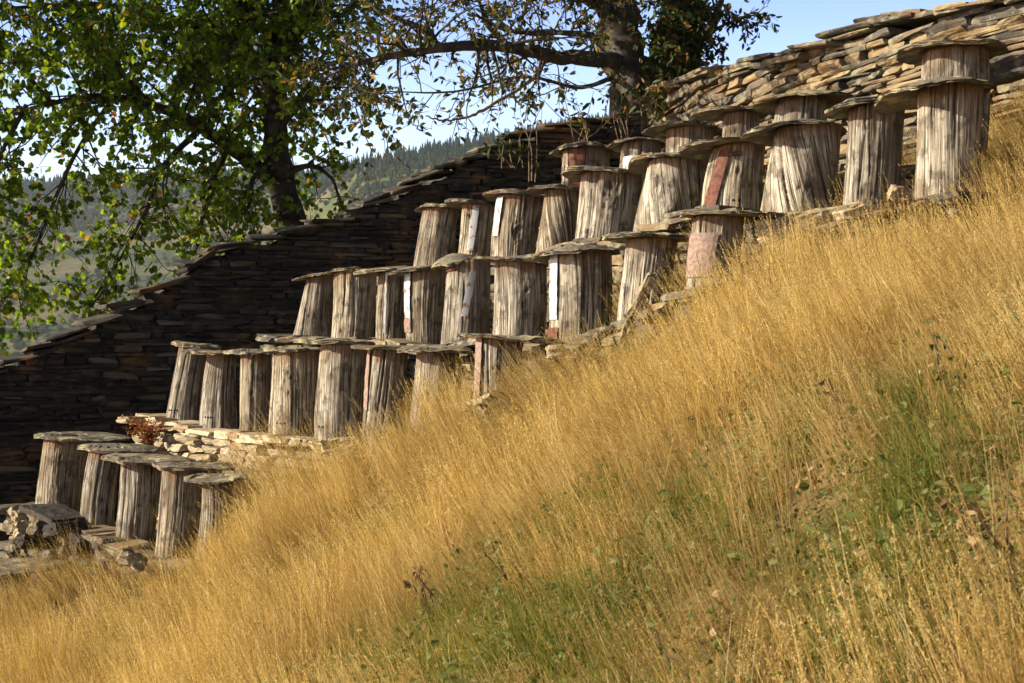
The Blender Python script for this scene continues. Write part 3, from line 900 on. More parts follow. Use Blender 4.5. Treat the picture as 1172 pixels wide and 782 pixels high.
# ------------------------------------------------------------------ trees
def leaf_mesh(acc_name, pos, dirs, size, mat, w=.75, rng=RNG, fold=.25, r=None):
    n = len(pos)
    d = dirs / (np.linalg.norm(dirs, axis=1)[:, None] + 1e-9)
    rv = rng.normal(size=(n, 3)); side = np.cross(d, rv); side /= np.linalg.norm(side, axis=1)[:, None] + 1e-9
    nm = np.cross(side, d)
    L = size[:, None]
    prof = [(0, 0, 0), (.28, .42 * w, fold * .3), (.68, .36 * w, fold * .25), (1, 0, -.05), (.68, -.36 * w, fold * .25), (.28, -.42 * w, fold * .3)]
    V = np.stack([pos + L * (a * d + b * side + c * nm) for a, b, c in prof], 1).reshape(-1, 3)
    k = np.arange(n)[:, None] * 6
    q = np.vstack([k + np.array([[0, 1, 2, 3]]), k + np.array([[0, 3, 4, 5]])])
    rr = rng.random(n) if r is None else r
    return mesh_np(acc_name, V, q, {'r': np.repeat(rr, 6)}, False, mat)


def build_tree(name, label, cat, base, limbs, spec, mtrunk, mleaf, leafsize, leafw, seed, clip=None):
    rng = np.random.default_rng(seed)
    root = thing(name, base, label, cat)
    acc = Acc()
    twig = Acc()
    lp, ld, ls = [], [], []
    for li, lb in enumerate(limbs):
        pts = np.array([P(a[0], a[1], a[2]) for a in lb['p']])
        rad = np.array([a[3] * a[2] / F for a in lb['p']])
        c = catmull(pts, 7)
        rd = np.interp(np.linspace(0, 1, len(c)), np.linspace(0, 1, len(pts)), rad)
        c = c + rng.normal(0, 1, c.shape) * rd[:, None] * .10
        tube(acc, c, rd, 14 if rd[0] > .08 else 8, .22, seed + li, rnd=.5)
        seglen = np.linalg.norm(np.diff(c, axis=0), axis=1).sum()
        dens = lb.get('d', 1.) * spec['sec']
        for _ in range(int(seglen * dens)):
            q = rng.uniform(lb.get('s0', .12), 1.)
            k = q * (len(c) - 1); i0 = int(min(k, len(c) - 2)); p0 = c[i0] + (c[i0 + 1] - c[i0]) * (k - i0)
            tan = c[i0 + 1] - c[i0]; tan /= np.linalg.norm(tan)
            dv = rng.normal(size=3) + tan * .7 + np.array(spec['bias']) + np.array(lb.get('bias', (0, 0, 0)))
            dv /= np.linalg.norm(dv)
            L = rng.uniform(*spec['L2']) * lb.get('l', 1.)
            npt = 7
            pts2 = [p0]
            cur = dv.copy()
            for s in range(npt):
                cur = cur + rng.normal(0, .16, 3) + np.array([0, 0, spec['droop']])
                cur /= np.linalg.norm(cur)
                pts2.append(pts2[-1] + cur * L / npt)
            pts2 = np.array(pts2)
            r2 = np.linspace(max(.006, min(rd[i0] * .4, .018)), .003, npt + 1)
            tube(twig, pts2, r2, 5, 0, close=False, rnd=.5)
            for _ in range(int(spec['n3'] * L)):
                k3 = rng.uniform(.15, 1) * npt; j0 = int(min(k3, npt - 1))
                p3 = pts2[j0] + (pts2[j0 + 1] - pts2[j0]) * (k3 - j0)
                d3 = rng.normal(size=3) + (pts2[j0 + 1] - pts2[j0]) * 2 / (L / npt) * .5; d3 /= np.linalg.norm(d3)
                L3 = rng.uniform(*spec['L3'])
                cur = d3; q3 = [p3]
                for s in range(4):
                    cur = cur + rng.normal(0, .2, 3) + np.array([0, 0, spec['droop'] * 1.4]); cur /= np.linalg.norm(cur)
                    q3.append(q3[-1] + cur * L3 / 4)
                q3 = np.array(q3)
                tube(twig, q3, np.linspace(.004, .0018, 5), 3, 0, close=False, rnd=.5)
                nl = rng.poisson(spec['nl'] * lb.get('leaf', 1.))
                for _l in range(nl):
                    kk = rng.uniform(.1, 1) * 4; a0 = int(min(kk, 3))
                    pp_ = q3[a0] + (q3[a0 + 1] - q3[a0]) * (kk - a0)
                    dl = rng.normal(size=3) * .8 + np.array([0, 0, -.45]) + cur * .5
                    lp.append(pp_ + rng.normal(0, .015, 3)); ld.append(dl); ls.append(rng.uniform(*leafsize))
    bo = root.location
    t = link('trunk', acc.mesh('trunk', mtrunk, True, origin=bo), root)
    b = link('branches', twig.mesh('branches', M['bark'], True, origin=bo), t)
    b.name = 'twig_growth'
    lp = np.array(lp); ld = np.array(ld); ls = np.array(ls)
    cr = link('crown', leaf_mesh('crown', lp - np.array(bo), ld, ls, mleaf, leafw, rng), root)
    print(name, 'leaves', len(lp))
    return root, t


TD = 22.
def s(*a): return list(a)
limbs = [
 dict(p=[(345, 420, TD, 24), (338, 300, TD, 20), (326, 225, TD, 16.5), (316, 160, TD, 14), (318, 80, TD, 12), (324, 0, TD, 10), (330, -120, TD, 7), (338, -260, TD, 3)], s0=.42, d=1.0, leaf=1.0),
 dict(p=[(308, 205, TD, 9), (262, 168, TD - .3, 7.5), (205, 132, TD - .7, 6), (130, 112, TD - 1.1, 4.5), (60, 118, TD - 1.4, 3), (-30, 145, TD - 1.6, 1.5)], d=1.5),
 dict(p=[(318, 95, TD, 7), (270, 50, TD - .4, 5), (200, 22, TD - .9, 4), (110, 5, TD - 1.2, 3), (0, 10, TD - 1.4, 2)], d=1.5, leaf=1.1),
 dict(p=[(318, 60, TD, 6), (285, 10, TD - .6, 5), (215, -50, TD - 1.0, 4), (110, -80, TD - 1.6, 3), (-40, -90, TD - 2, 2)], d=1.2),
 dict(p=[(316, 150, TD, 5), (345, 118, TD - .3, 4), (378, 95, TD - .5, 3), (402, 85, TD - .6, 2)], d=1.2, l=.6),
 dict(p=[(320, 60, TD, 6), (350, 20, TD - .3, 4.5), (385, -10, TD - .5, 3), (415, -30, TD - .6, 2)], d=1.3, l=.75),
 dict(p=[(320, 120, TD, 5), (280, 80, TD + .9, 4), (190, 70, TD + 1.5, 3), (90, 60, TD + 1.9, 2)], d=1.5, leaf=1.1),
 dict(p=[(322, 20, TD, 6), (300, -60, TD - 1.2, 4), (250, -120, TD - 2.0, 3), (160, -160, TD - 2.4, 2)], d=1.0),
 dict(p=[(322, 20, TD, 6), (360, -60, TD - .8, 4), (400, -120, TD - 1.2, 3)], d=1.0),
 dict(p=[(230, 147, TD - .5, 4), (188, 190, TD - 1.0, 3), (168, 240, TD - 1.2, 2.4), (135, 300, TD - 1.4, 1.6), (95, 360, TD - 1.4, 1)], l=.6, d=1.35, leaf=.8),
 dict(p=[(130, 112, TD - 1.1, 3), (90, 170, TD - 1.3, 2.5), (62, 230, TD - 1.5, 2), (42, 280, TD - 1.6, 1.4), (20, 335, TD - 1.6, 1)], l=.6, d=1.25, leaf=.75),
 dict(p=[(262, 168, TD - .3, 4), (235, 225, TD - .4, 3), (228, 275, TD - .5, 2), (205, 318, TD - .6, 1.2)], l=.55, d=1.3, leaf=.8),
 dict(p=[(30, 120, TD - 1.4, 3), (0, 180, TD - 1.5, 2.5), (-20, 250, TD - 1.6, 2), (-30, 330, TD - 1.6, 1)], l=.65, d=1.3, leaf=.9),
 dict(p=[(312, 180, TD, 4), (290, 205, TD - .6, 3), (285, 235, TD - .9, 2), (270, 255, TD - 1., 1.2)], l=.45, d=1.5),
 dict(p=[(324, 200, TD, 4), (355, 190, TD - .2, 3), (380, 205, TD - .3, 2), (390, 235, TD - .3, 1.2)], l=.38, d=1.2, leaf=.8),
 dict(p=[(60, 118, TD - 1.4, 3), (0, 60, TD - 1.5, 2.5), (-80, 40, TD - 1.6, 2)], d=1.3),
 dict(p=[(0, -90, TD - 1.8, 4), (-120, -110, TD - 1.9, 3), (-260, -90, TD - 1.6, 2.4), (-380, -40, TD - 1.4, 1.5)], d=1.2),  # this limb and the next, out of frame, added to shade the crown
 dict(p=[(100, -80, TD - 1.6, 4), (-60, -180, TD - 1.2, 3), (-200, -210, TD - .6, 2.4), (-330, -180, TD, 1.5)], d=1.2),
]
build_tree('broadleaf_tree', 'broad leafy green tree behind the wall at the left, limbs drooping left', 'tree', P(345, 420, TD), limbs,
           dict(sec=8.5, bias=(0, 0, .0), L2=(.7, 1.75), droop=-.07, n3=8.5, L3=(.2, .5), nl=8.6), M['bark'], M['leaf'], (.042, .088), 1.05, 21)

CD = 20.3
limbs = [
 dict(p=[(745, 230, CD, 32), (728, 150, CD, 27), (715, 70, CD, 25), (703, 0, CD, 22), (692, -100, CD, 18), (680, -220, CD, 9)], d=.55, s0=.3, l=.8),
 dict(p=[(760, 220, CD + .2, 34), (768, 120, CD + .3, 30), (776, 40, CD + .3, 27), (786, -40, CD + .4, 22), (800, -180, CD + .4, 10)], d=.7, s0=.3, l=.8),
 dict(p=[(706, 70, CD - .1, 10), (645, 66, CD - 1.4, 8), (570, 53, CD - 2.7, 6.5), (500, 56, CD - 3.6, 5.5), (430, 68, CD - 4.2, 3.5), (395, 78, CD - 4.4, 2)], d=1.5, l=.9, leaf=.75),
 dict(p=[(500, 55, CD - 3.0, 5), (488, 35, CD - 3.1, 4), (455, 22, CD - 3.3, 3), (420, 5, CD - 3.4, 2)], d=1.3, l=.8, leaf=.7),
 dict(p=[(690, 42, CD - .2, 4), (640, 38, CD - 1.2, 3), (585, 36, CD - 1.9, 2.4), (540, 15, CD - 2.4, 1.5)], d=1.5, l=.8, leaf=.8),
 dict(p=[(695, 10, CD - .2, 8), (640, -15, CD - 1.2, 6), (570, -20, CD - 2.3, 4), (490, -15, CD - 3., 2)], d=1.4, l=.9, leaf=.8),
 dict(p=[(695, -30, CD, 8), (620, -70, CD - 2.2, 6), (520, -100, CD - 4, 4), (440, -100, CD - 5., 2)], d=1.5, l=1.0, leaf=1.),
 dict(p=[(590, 58, CD - 2.0, 4), (560, 30, CD - 2.2, 3), (548, 0, CD - 2.3, 2)], d=1.2, l=.7, leaf=.7),
 dict(p=[(700, 90, CD - .2, 3), (660, 100, CD - 1.0, 2.4), (600, 88, CD - 1.8, 1.8), (520, 105, CD - 2.6, 1.2), (440, 105, CD - 3.0, .7)], d=.9, l=.6, leaf=.7),
 dict(p=[(780, 90, CD + .2, 7), (800, 50, CD, 5), (822, 10, CD - .2, 4), (838, -40, CD - .3, 2)], d=1.4, l=.45, leaf=1.3),
 dict(p=[(806, 42, CD, 2.4), (830, 28, CD, 1.8), (852, 20, CD, 1.2), (872, 16, CD, .7)], d=4.5, l=.2, leaf=3.0),
]
chest, trunk = build_tree('chestnut_tree', 'thick-trunked chestnut with sparse browning leaves above the wall corner', 'tree', P(745, 230, CD), limbs,
           dict(sec=6.0, bias=(0, -.1, .1), L2=(.4, 1.1), droop=-.03, n3=11, L3=(.12, .32), nl=5.5), M['barkl'], M['leafc'], (.04, .085), .5, 33)
# bare dead bough under the big limb
acc = Acc()
pts = catmull([P(628, 66, CD - 1.5), P(604, 95, CD - 1.8), P(570, 116, CD - 2.1), P(545, 130, CD - 2.3), P(520, 137, CD - 2.5), P(500, 137, CD - 2.6), P(488, 131, CD - 2.7)], 6)
tube(acc, pts + RNG.normal(0, .006, pts.shape), np.linspace(.021, .006, len(pts)), 8, .25, 5)
link('dead_branch', acc.mesh('dead_branch', M['deadwood'], True, origin=chest.location), chest)


def blob_leaves(name, mat, centres, n, size, w, origin, parent, seed, stretch=(1, 1, 1)):
    rng = np.random.default_rng(seed)
    pos = []
    for (u, v, D, r) in centres:
        c = P(u, v, D); k = int(n * r * r)
        q = rng.normal(size=(k, 3)); q /= np.linalg.norm(q, axis=1)[:, None]
        q *= (rng.random(k) ** .45)[:, None] * r
        pos.append(c + q * np.array(stretch))
    pos = np.vstack(pos)
    d = rng.normal(size=pos.shape) * .7 + np.array([0, 0, -.5])
    return link(name, leaf_mesh(name, pos - np.array(origin), d, rng.uniform(*size, len(pos)), mat, w, rng), parent)


blob_leaves('ivy', M['leafd'], [(765, 20, CD - .5, .45), (775, 70, CD - .5, .42), (765, 110, CD - .5, .36), (790, -10, CD - .5, .5), (785, 60, CD - .5, .3),
            (750, 125, CD - .5, .35), (795, 55, CD - .5, .3), (800, 20, CD - .4, .35), (760, 150, CD - .5, .3)], 1500, (.05, .12), .5, chest.location, chest, 3, (1, .6, 1.2))

# wiry stalks and sprouts in the wall corner
def stalk_plant(u, v, D, hpx, n, label, seed, mleaf=None, spread=18, leafn=6):
    rng = np.random.default_rng(seed)
    b = P(u, v, D)
    root = thing('sprouting_plant', b, label, 'plant', 'wiry sprouts in front of the dark wall')
    acc = Acc(); lp = []; ld = []
    for k in range(n):
        hh = hpx * rng.uniform(.6, 1.05) * D / F
        p0 = b + np.array([rng.normal(0, .05), rng.normal(0, .05), -.02])
        p1 = b + np.array([rng.normal(0, spread * D / F), rng.normal(0, .1), hh])
        mid = (p0 + p1) / 2 + rng.normal(0, .04, 3)
        c = catmull([p0, mid, p1], 5)
        tube(acc, c, np.linspace(.007, .002, len(c)), 4, 0)
        for q in range(rng.poisson(leafn)):
            i0 = rng.integers(3, len(c)); lp.append(c[i0]); ld.append(rng.normal(size=3) * .8 + [0, 0, .1])
    link('stem', acc.mesh('stem', M['stalk'], origin=b), root)
    lp = np.array(lp); ld = np.array(ld)
    link('foliage', leaf_mesh('foliage', lp - b, ld, rng.uniform(.06, .13, len(lp)), mleaf or M['leafd'], .4, rng), root)


stalk_plant(715, 165, 17.6, 75, 7, 'tall wiry stalks standing before the chestnut trunk', 1, spread=16)
stalk_plant(612, 205, 17.8, 100, 3, 'two or three thin bare stalks left of the shaded top row hive', 2, spread=7, leafn=4)
stalk_plant(590, 190, 18.4, 45, 6, 'leafy sprout in front of the wall above the fourth row', 3, spread=22, leafn=7)
stalk_plant(745, 150, 17.2, 60, 6, 'leafy sprout between the two domed slabs and the trunk', 4, M['leafc'], spread=18, leafn=8)
stalk_plant(670, 160, 17.9, 60, 7, 'tangled sprout directly behind the shaded reddish hive', 5, M['leafc'], spread=24, leafn=6)

# reddish fern tuft by the left terrace
rng = np.random.default_rng(5)
b = P(170, 512, 15.9)
fr = thing('dry_fern', b, 'rusty red dry fern tuft beside the pale terrace stones', 'plant')
acc = Acc(); lp = []; ld = []
for k in range(60):
    p1 = np.array([rng.normal(0, .12), rng.normal(0, .1), rng.uniform(.08, .26)])
    c = catmull([np.zeros(3), p1 * [.4, .4, .7], p1], 4)
    tube(acc, c, np.linspace(.003, .0012, len(c)), 3, 0)
    for q in range(16):
        f = rng.random(); i0 = int(f * (len(c) - 1)); lp.append(c[i0] + rng.normal(0, .012, 3)); ld.append(rng.normal(size=3))
link('stem', acc.mesh('stem', M['fern']), fr)
acc_r = np.array(lp)
link('foliage', leaf_mesh('foliage', acc_r, np.array(ld), rng.uniform(.015, .035, len(lp)), M['fern'], .5, rng), fr)
for at_ in fr.children:
    if 'r' not in at_.data.attributes:
        a_ = at_.data.attributes.new('r', 'FLOAT', 'POINT'); a_.data.foreach_set('value', rng.random(len(at_.data.vertices)).astype(np.float32))

# ------------------------------------------------------------------ grass
def tuft(name, n, R, hr, width, bend, heads, mat, seed, lean=0.12, segs=4, spk=(9, 16), spl=.012):
    rng = np.random.default_rng(seed)
    acc = Acc()
    for k in range(n):
        a = rng.uniform(0, 6.283); rr = R * math.sqrt(rng.random())
        b = np.array([rr * math.cos(a), rr * math.sin(a), -.01])
        h = rng.uniform(*hr)
        az = rng.uniform(0, 6.283); be = rng.uniform(0, bend) * h
        ln = np.array([rng.normal(0, lean), rng.normal(0, lean), 1.]); ln /= np.linalg.norm(ln)
        t = np.linspace(0, 1, segs + 1)
        c = b + ln * h * t[:, None] + np.array([math.cos(az), math.sin(az), -.35]) * be * (t ** 2.2)[:, None]
        fa = rng.uniform(0, 6.283); sd = np.array([math.cos(fa), math.sin(fa), 0])
        w = width * rng.uniform(.7, 1.3) * np.where(heads, np.linspace(1, .5, segs + 1), (1 - t ** 2) * .95 + .05)
        V = np.concatenate([c - sd * w[:, None] / 2, c + sd * w[:, None] / 2])
        i = np.arange(segs)
        q = np.stack([i, i + segs + 1, i + segs + 2, i + 1], -1)
        r = rng.random()
        acc.add(V, q, r=r * .85, h=np.concatenate([t, t]))
        if heads and rng.random() < heads:
            m = rng.integers(*spk)
            f = rng.uniform(.68, 1.0, m)
            p = np.stack([np.interp(f, t, c[:, q_]) for q_ in range(3)], -1)
            op = (1.0 - f) / .32
            d = rng.normal(size=(m, 3)); d[:, 2] = np.abs(d[:, 2]) * .6 + 1.3; d /= np.linalg.norm(d, axis=1)[:, None]
            L = spl * rng.uniform(.7, 1.5, m)[:, None]
            e = p + d * L * (1 + 1.3 * op[:, None])
            s2 = np.cross(d, rng.normal(size=(m, 3))); s2 /= np.linalg.norm(s2, axis=1)[:, None]
            st = e - d * L
            ww = .0010 * rng.uniform(.7, 1.5, m)[:, None]
            V = np.stack([st, (st + e) / 2 + s2 * ww, e, (st + e) / 2 - s2 * ww], 1).reshape(-1, 3)
            acc.add(V, np.arange(m * 4).reshape(-1, 4), r=min(1, r * .5 + .5), h=1.)
    me = acc.mesh(name, mat)
    return me


def leaf_tuft(name, n, R, hr, size, mat, seed, w=.8, lo=0., hi=1.):
    rng = np.random.default_rng(seed)
    a = rng.uniform(0, 6.283, n); rr = R * np.sqrt(rng.random(n))
    pos = np.stack([rr * np.cos(a), rr * np.sin(a), rng.uniform(*hr, n)], -1)
    d = rng.normal(size=(n, 3)); d[:, 2] = d[:, 2] * .5 + .25
    return leaf_mesh(name, pos, d, rng.uniform(*size, n), mat, w, rng, r=rng.uniform(lo, hi, n))


def source_collection(name, meshes):
    c = bpy.data.collections.new(name)
    for i, m in enumerate(meshes):
        o = bpy.data.objects.new('%s_%02d' % (name, i), m); c.objects.link(o)
    return c


def scatter(name, label, cat, pts, rot, scl, idx, ir, tone, coll, kind='stuff'):
    me = bpy.data.meshes.new(name)
    me.vertices.add(len(pts)); me.vertices.foreach_set('co', np.asarray(pts, np.float32).ravel())
    for nm, ty, d in (('rot', 'FLOAT_VECTOR', rot), ('scl', 'FLOAT', scl), ('ir', 'FLOAT', ir), ('tone', 'FLOAT', tone)):
        a = me.attributes.new(nm, ty, 'POINT')
        a.data.foreach_set('vector' if ty == 'FLOAT_VECTOR' else 'value', np.asarray(d, np.float32).ravel())
    a = me.attributes.new('idx', 'INT', 'POINT'); a.data.foreach_set('value', np.asarray(idx, np.int32))
    o = link(name, me); tag(o, label, cat, kind=kind)
    ng = bpy.data.node_groups.new(name + '_nodes', 'GeometryNodeTree')
    ng.interface.new_socket('Geometry', in_out='INPUT', socket_type='NodeSocketGeometry')
    ng.interface.new_socket('Geometry', in_out='OUTPUT', socket_type='NodeSocketGeometry')
    gi = ng.nodes.new('NodeGroupInput'); go = ng.nodes.new('NodeGroupOutput')
    ci = ng.nodes.new('GeometryNodeCollectionInfo'); ci.inputs['Collection'].default_value = coll
    ci.inputs['Separate Children'].default_value = True; ci.inputs['Reset Children'].default_value = True
    ip = ng.nodes.new('GeometryNodeInstanceOnPoints')
    ng.links.new(gi.outputs[0], ip.inputs['Points']); ng.links.new(ci.outputs[0], ip.inputs['Instance'])
    ip.inputs['Pick Instance'].default_value = True

    def na(nm, ty):
        n = ng.nodes.new('GeometryNodeInputNamedAttribute'); n.data_type = ty; n.inputs['Name'].default_value = nm
        return n.outputs['Attribute']
    ng.links.new(na('idx', 'INT'), ip.inputs['Instance Index'])
    ng.links.new(na('rot', 'FLOAT_VECTOR'), ip.inputs['Rotation'])
    ng.links.new(na('scl', 'FLOAT'), ip.inputs['Scale'])
    ng.links.new(ip.outputs[0], go.inputs[0])
    md = o.modifiers.new('scatter', 'NODES'); md.node_group = ng
    return o


def eulers(lx, ly, yaw):
    """yaw about own axis then lean towards (lx, ly) (tilt amounts, radians)."""
    out = []
    for a, b_, y in zip(lx, ly, yaw):
        ang = math.hypot(a, b_)
        ax = Vector((-b_, a, 0)) if ang > 1e-6 else Vector((1, 0, 0))
        m = Matrix.Rotation(ang, 3, ax.normalized()) @ Matrix.Rotation(y, 3, 'Z')
        e = m.to_euler('XYZ'); out.append((e.x, e.y, e.z))
    return np.array(out)


def px_ground(u, v):
    lo = 2.
    for D in np.linspace(2., 16, 1200):
        p = P(u, v, D)
        if p[2] <= near_plane(p[0], p[1]): return p[:2]
    return P(u, v, 12)[:2]


def sample_ground(n, seed, y0=2.2, y1=15.5, margin=.75, power=1.0):
    rng = np.random.default_rng(seed)
    y = y0 + (y1 - y0) * rng.random(n) ** power
    half = (CX / F) * y + margin
    # area uniform in x for the wedge: keep by width
    keep = rng.random(n) < half / ((CX / F) * y1 + margin)
    y = y[keep]; half = half[keep]
    x = rng.uniform(-1, 1, len(y)) * half
    return x, y


def blocked(x, y):
    b = np.zeros(len(x), bool)
    g = near_plane(x, y)
    for path, key in TERR:
        pp = path.p
        for i in range(len(pp) - 1):
            a = pp[i, :2]; c = pp[i + 1, :2]; d = c - a; L = np.linalg.norm(d); t = d / L; n = np.array([t[1], -t[0]])
            s_ = (x - a[0]) * t[0] + (y - a[1]) * t[1]; o_ = (x - a[0]) * n[0] + (y - a[1]) * n[1]
            inside = (s_ > -.02) & (s_ < L + .02) & (o_ > -.55) & (o_ < .02)
            zt = pp[i, 2] + (pp[i + 1, 2] - pp[i, 2]) * np.clip(s_ / L, 0, 1)
            b |= inside & (g < zt + .03)
    for row in ROWS.values():
        for h in row:
            b |= np.hypot(x - h['base'][0], y - h['base'][1]) < h['r'] + .03
    return b


GREENS = [(760, 740, .5, .6), (1000, 740, .4, .5), (560, 760, .4, .8), (440, 650, .4, .5), (1090, 560, .3, .4), (745, 555, .55, 1.), (640, 640, .5, .7), (560, 690, .6, .8), (470, 720, .5, .6), (900, 700, .5, .35), (860, 560, .4, .35), (320, 650, .25, .5), (1000, 580, .4, .4), (240, 740, .3, .3), (1050, 470, .4, .3), (650, 760, .4, .8), (1150, 620, .4, .4)]
GREENS += [(620, 560, .3, .5), (690, 470, .25, .5), (420, 600, .3, .35), (820, 640, .3, .5), (970, 660, .3, .4), (700, 700, .4, .6), (1130, 360, .3, .3), (550, 560, .25, .3), (150, 720, .3, .3), (380, 740, .3, .4)]
GREENP = [(px_ground(u, v), r * px_ground(u, v)[1] / 8.5, w) for u, v, r, w in GREENS]


def greenness(x, y):
    g = np.zeros(len(x))
    for c, r, w in GREENP:
        g += 1.0 * w * np.exp(-(((x - c[0]) / r) ** 2 + ((y - c[1]) / (r * 1.5)) ** 2) * 1.25)
    g = g * sstep(7.8, 5.6, y)
    for fx, fy, fr, fw in ((-1.5, 11.6, .3, .5), (-.5, 10.6, .35, .55), (.35, 9.6, .3, .5), (-2.3, 12.6, .3, .35), (1.2, 9.2, .3, .4), (-1.0, 9.6, .3, .4)):
        g += fw * np.exp(-((x - fx) ** 2 + (y - fy) ** 2) / fr ** 2)
    g = g * (.8 + .8 * vnoise(x * 3.4, y * 2.6, 0, 62)) + .30 * vnoise(x * 1.9, y * 1.5, 0, 61)
    return np.clip(g, 0, 1)


straws = [tuft('straw%d' % i, 40, .13, (.24, .50), .0023, .10, .9, M['straw'], 100 + i, lean=.08, spk=(20, 34), spl=.006) for i in range(7)]
straws += [tuft('strawb%d' % i, 50, .12, (.12, .34), .0030, .18, 0, M['straw'], 200 + i, lean=.12) for i in range(4)]
straws += [tuft('strawt%d' % i, 9, .15, (.38, .62), .0026, .12, 1., M['straw'], 250 + i, lean=.13, spk=(26, 44), spl=.008) for i in range(3)]
straws += [tuft('strawm%d' % i, 26, .15, (.16, .42), .0028, .75, .3, M['straw'], 270 + i, lean=.55, spk=(14, 26), spl=.009) for i in range(3)]
C_straw = source_collection('straw_tuft', straws)

x, y = sample_ground(14500, 1)
bl = blocked(x, y); g = greenness(x, y)
rng = np.random.default_rng(2)
thin = sstep(-.05, .45, .6 * vnoise(x * 2.1, y * 2.1, 0, 77) + .6 * vnoise(x * 5.3, y * 4.1, 0, 76))
keep = ~bl & (rng.random(len(x)) > g * .8) & (rng.random(len(x)) < .72 + .28 * sstep(6.0, 9., y)) & (rng.random(len(x)) > .8 * thin)
x, y, g = x[keep], y[keep], g[keep]
z = near_plane(x, y)
patch = vnoise(x * .8, y * .8, 0, 71)
tall = rng.random(len(x)) < (.62 - .25 * g)
idx = np.where(tall, rng.integers(0, 7, len(x)), rng.integers(7, 11, len(x)))
idx = np.where(rng.random(len(x)) < .10, rng.integers(11, 14, len(x)), idx)
mess = sstep(-.1, .5, vnoise(x * 1.3 + 9, y * 1.3, 0, 78))
idx = np.where(rng.random(len(x)) < .10 + .4 * mess, rng.integers(14, 17, len(x)), idx)
lx = -.46 + .25 * vnoise(x * 1.1, y * 1.1, 0, 81) + rng.normal(0, .15, len(x))
ly = .0 + .28 * vnoise(x * 1.1, y * 1.1, 5, 82) + rng.normal(0, .15, len(x))
tone = np.clip(.06 + .75 * vnoise(x * 1.5, y * 1.5, 2, 72) + .2 * g + .3 * sstep(9., 4.5, y) + rng.normal(0, .1, len(x)), 0, .7)
scatter('dry_grass', 'golden dry grass with fine seed heads covering the slope', 'grass', np.stack([x, y, z], -1), eulers(lx, ly, rng.uniform(0, 6.283, len(x))),
        rng.uniform(.55, 1.15, len(x)) * (1 + .28 * vnoise(x * 2.4, y * 2.4, 3, 79)) * (1 - .35 * g) * (.80 + .2 * sstep(6., 10., y)), idx, rng.random(len(x)), tone, C_straw)
print('grass tufts', len(x))

# extra fringe of taller stems in front of the hives
greens = [tuft('green%d' % i, 42, .10, (.14, .34), .0030, .5, 0, M['green'], 300 + i, lean=.16) for i in range(4)]
C_green = source_collection('green_tuft', greens)
x, y = sample_ground(26000, 3)
g = greenness(x, y)
rng = np.random.default_rng(4)
keep = ~blocked(x, y) & (rng.random(len(x)) < .08 + g * .6)
x, y, g = x[keep], y[keep], g[keep]
lx = -.42 + rng.normal(0, .12, len(x)); ly = rng.normal(0, .16, len(x))
scatter('green_grass', 'patches of green grass among the dry stems', 'grass', np.stack([x, y, near_plane(x, y)], -1), eulers(lx, ly, rng.uniform(0, 6.283, len(x))),
        rng.uniform(.5, 1.0, len(x)) * (.8 + .25 * g), rng.integers(0, 4, len(x)), rng.random(len(x)), np.zeros(len(x)), C_green)

herbs = [leaf_tuft('herb%d' % i, 30, .10, (.01, .13), (.010, .030), M['herb'], 400 + i) for i in range(4)]
C_herb = source_collection('herb_clump', herbs)
x, y = sample_ground(16000, 5)
g = greenness(x, y); rng = np.random.default_rng(6)
keep = ~blocked(x, y) & (rng.random(len(x)) < .10 + .6 * g + .2 * sstep(9., 5., y))
x, y, g = x[keep], y[keep], g[keep]
scatter('ground_cover', 'small-leaved weeds growing low between the grass stems', 'ground cover', np.stack([x, y, near_plane(x, y)], -1),
        eulers(rng.normal(-.2, .2, len(x)), rng.normal(0, .2, len(x)), rng.uniform(0, 6.283, len(x))), rng.uniform(.6, 1.3, len(x)), rng.integers(0, 4, len(x)), rng.random(len(x)), np.zeros(len(x)), C_herb)

lits = [leaf_tuft('litter%d' % i, 9, .09, (.01, .08), (.014, .038), M['litter'], 500 + i, .6) for i in range(4)]
C_lit = source_collection('leaf_litter', lits)
x, y = sample_ground(5200, 7)
g = greenness(x, y); rng = np.random.default_rng(8)
keep = ~blocked(x, y) & (rng.random(len(x)) < .12 + .6 * g + .25 * sstep(9., 5., y))
x, y, g = x[keep], y[keep], g[keep]
scatter('leaf_litter', 'scattered dead leaves caught low in the grass', 'leaf litter', np.stack([x, y, near_plane(x, y)], -1),
        eulers(rng.normal(-.2, .3, len(x)), rng.normal(0, .3, len(x)), rng.uniform(0, 6.283, len(x))), rng.uniform(.6, 1.2, len(x)), rng.integers(0, 4, len(x)), rng.random(len(x)), np.zeros(len(x)), C_lit)

# withered leafy plants that stand out of the grass
def withered(u, v, n, size, label, seed, mat='litter', cat='plant', name='withered_plant'):
    rng = np.random.default_rng(seed)
    xy = px_ground(u, v); b = np.array([xy[0], xy[1], float(near_plane(xy[0], xy[1]))])
    b = b + np.array([0, -.12, .02])
    root = thing(name, b, label, cat)
    acc = Acc(); lp = []; ld = []
    tips = []
    for k in range(4):
        p1 = np.array([rng.normal(-.08, .06), rng.normal(0, .05), rng.uniform(.14, .24)])
        c = catmull([np.array([rng.normal(0, .01), 0, -.02]), p1 * .55 + rng.normal(0, .015, 3), p1], 5)
        tube(acc, c, np.linspace(.0035, .0015, len(c)), 5, 0, r=.5)
        for q in range(n):
            i0 = rng.integers(4, len(c)); lp.append(c[i0] + rng.normal(0, .006, 3)); ld.append(rng.normal(size=3) * .7 + [-.2, -.2, -.3])
    link('stem', acc.mesh('stem', M['stalk']), root)
    link('foliage', leaf_mesh('foliage', np.array(lp), np.array(ld), rng.uniform(*size, len(lp)) * .75, M[mat], .55, rng, fold=.9), root)


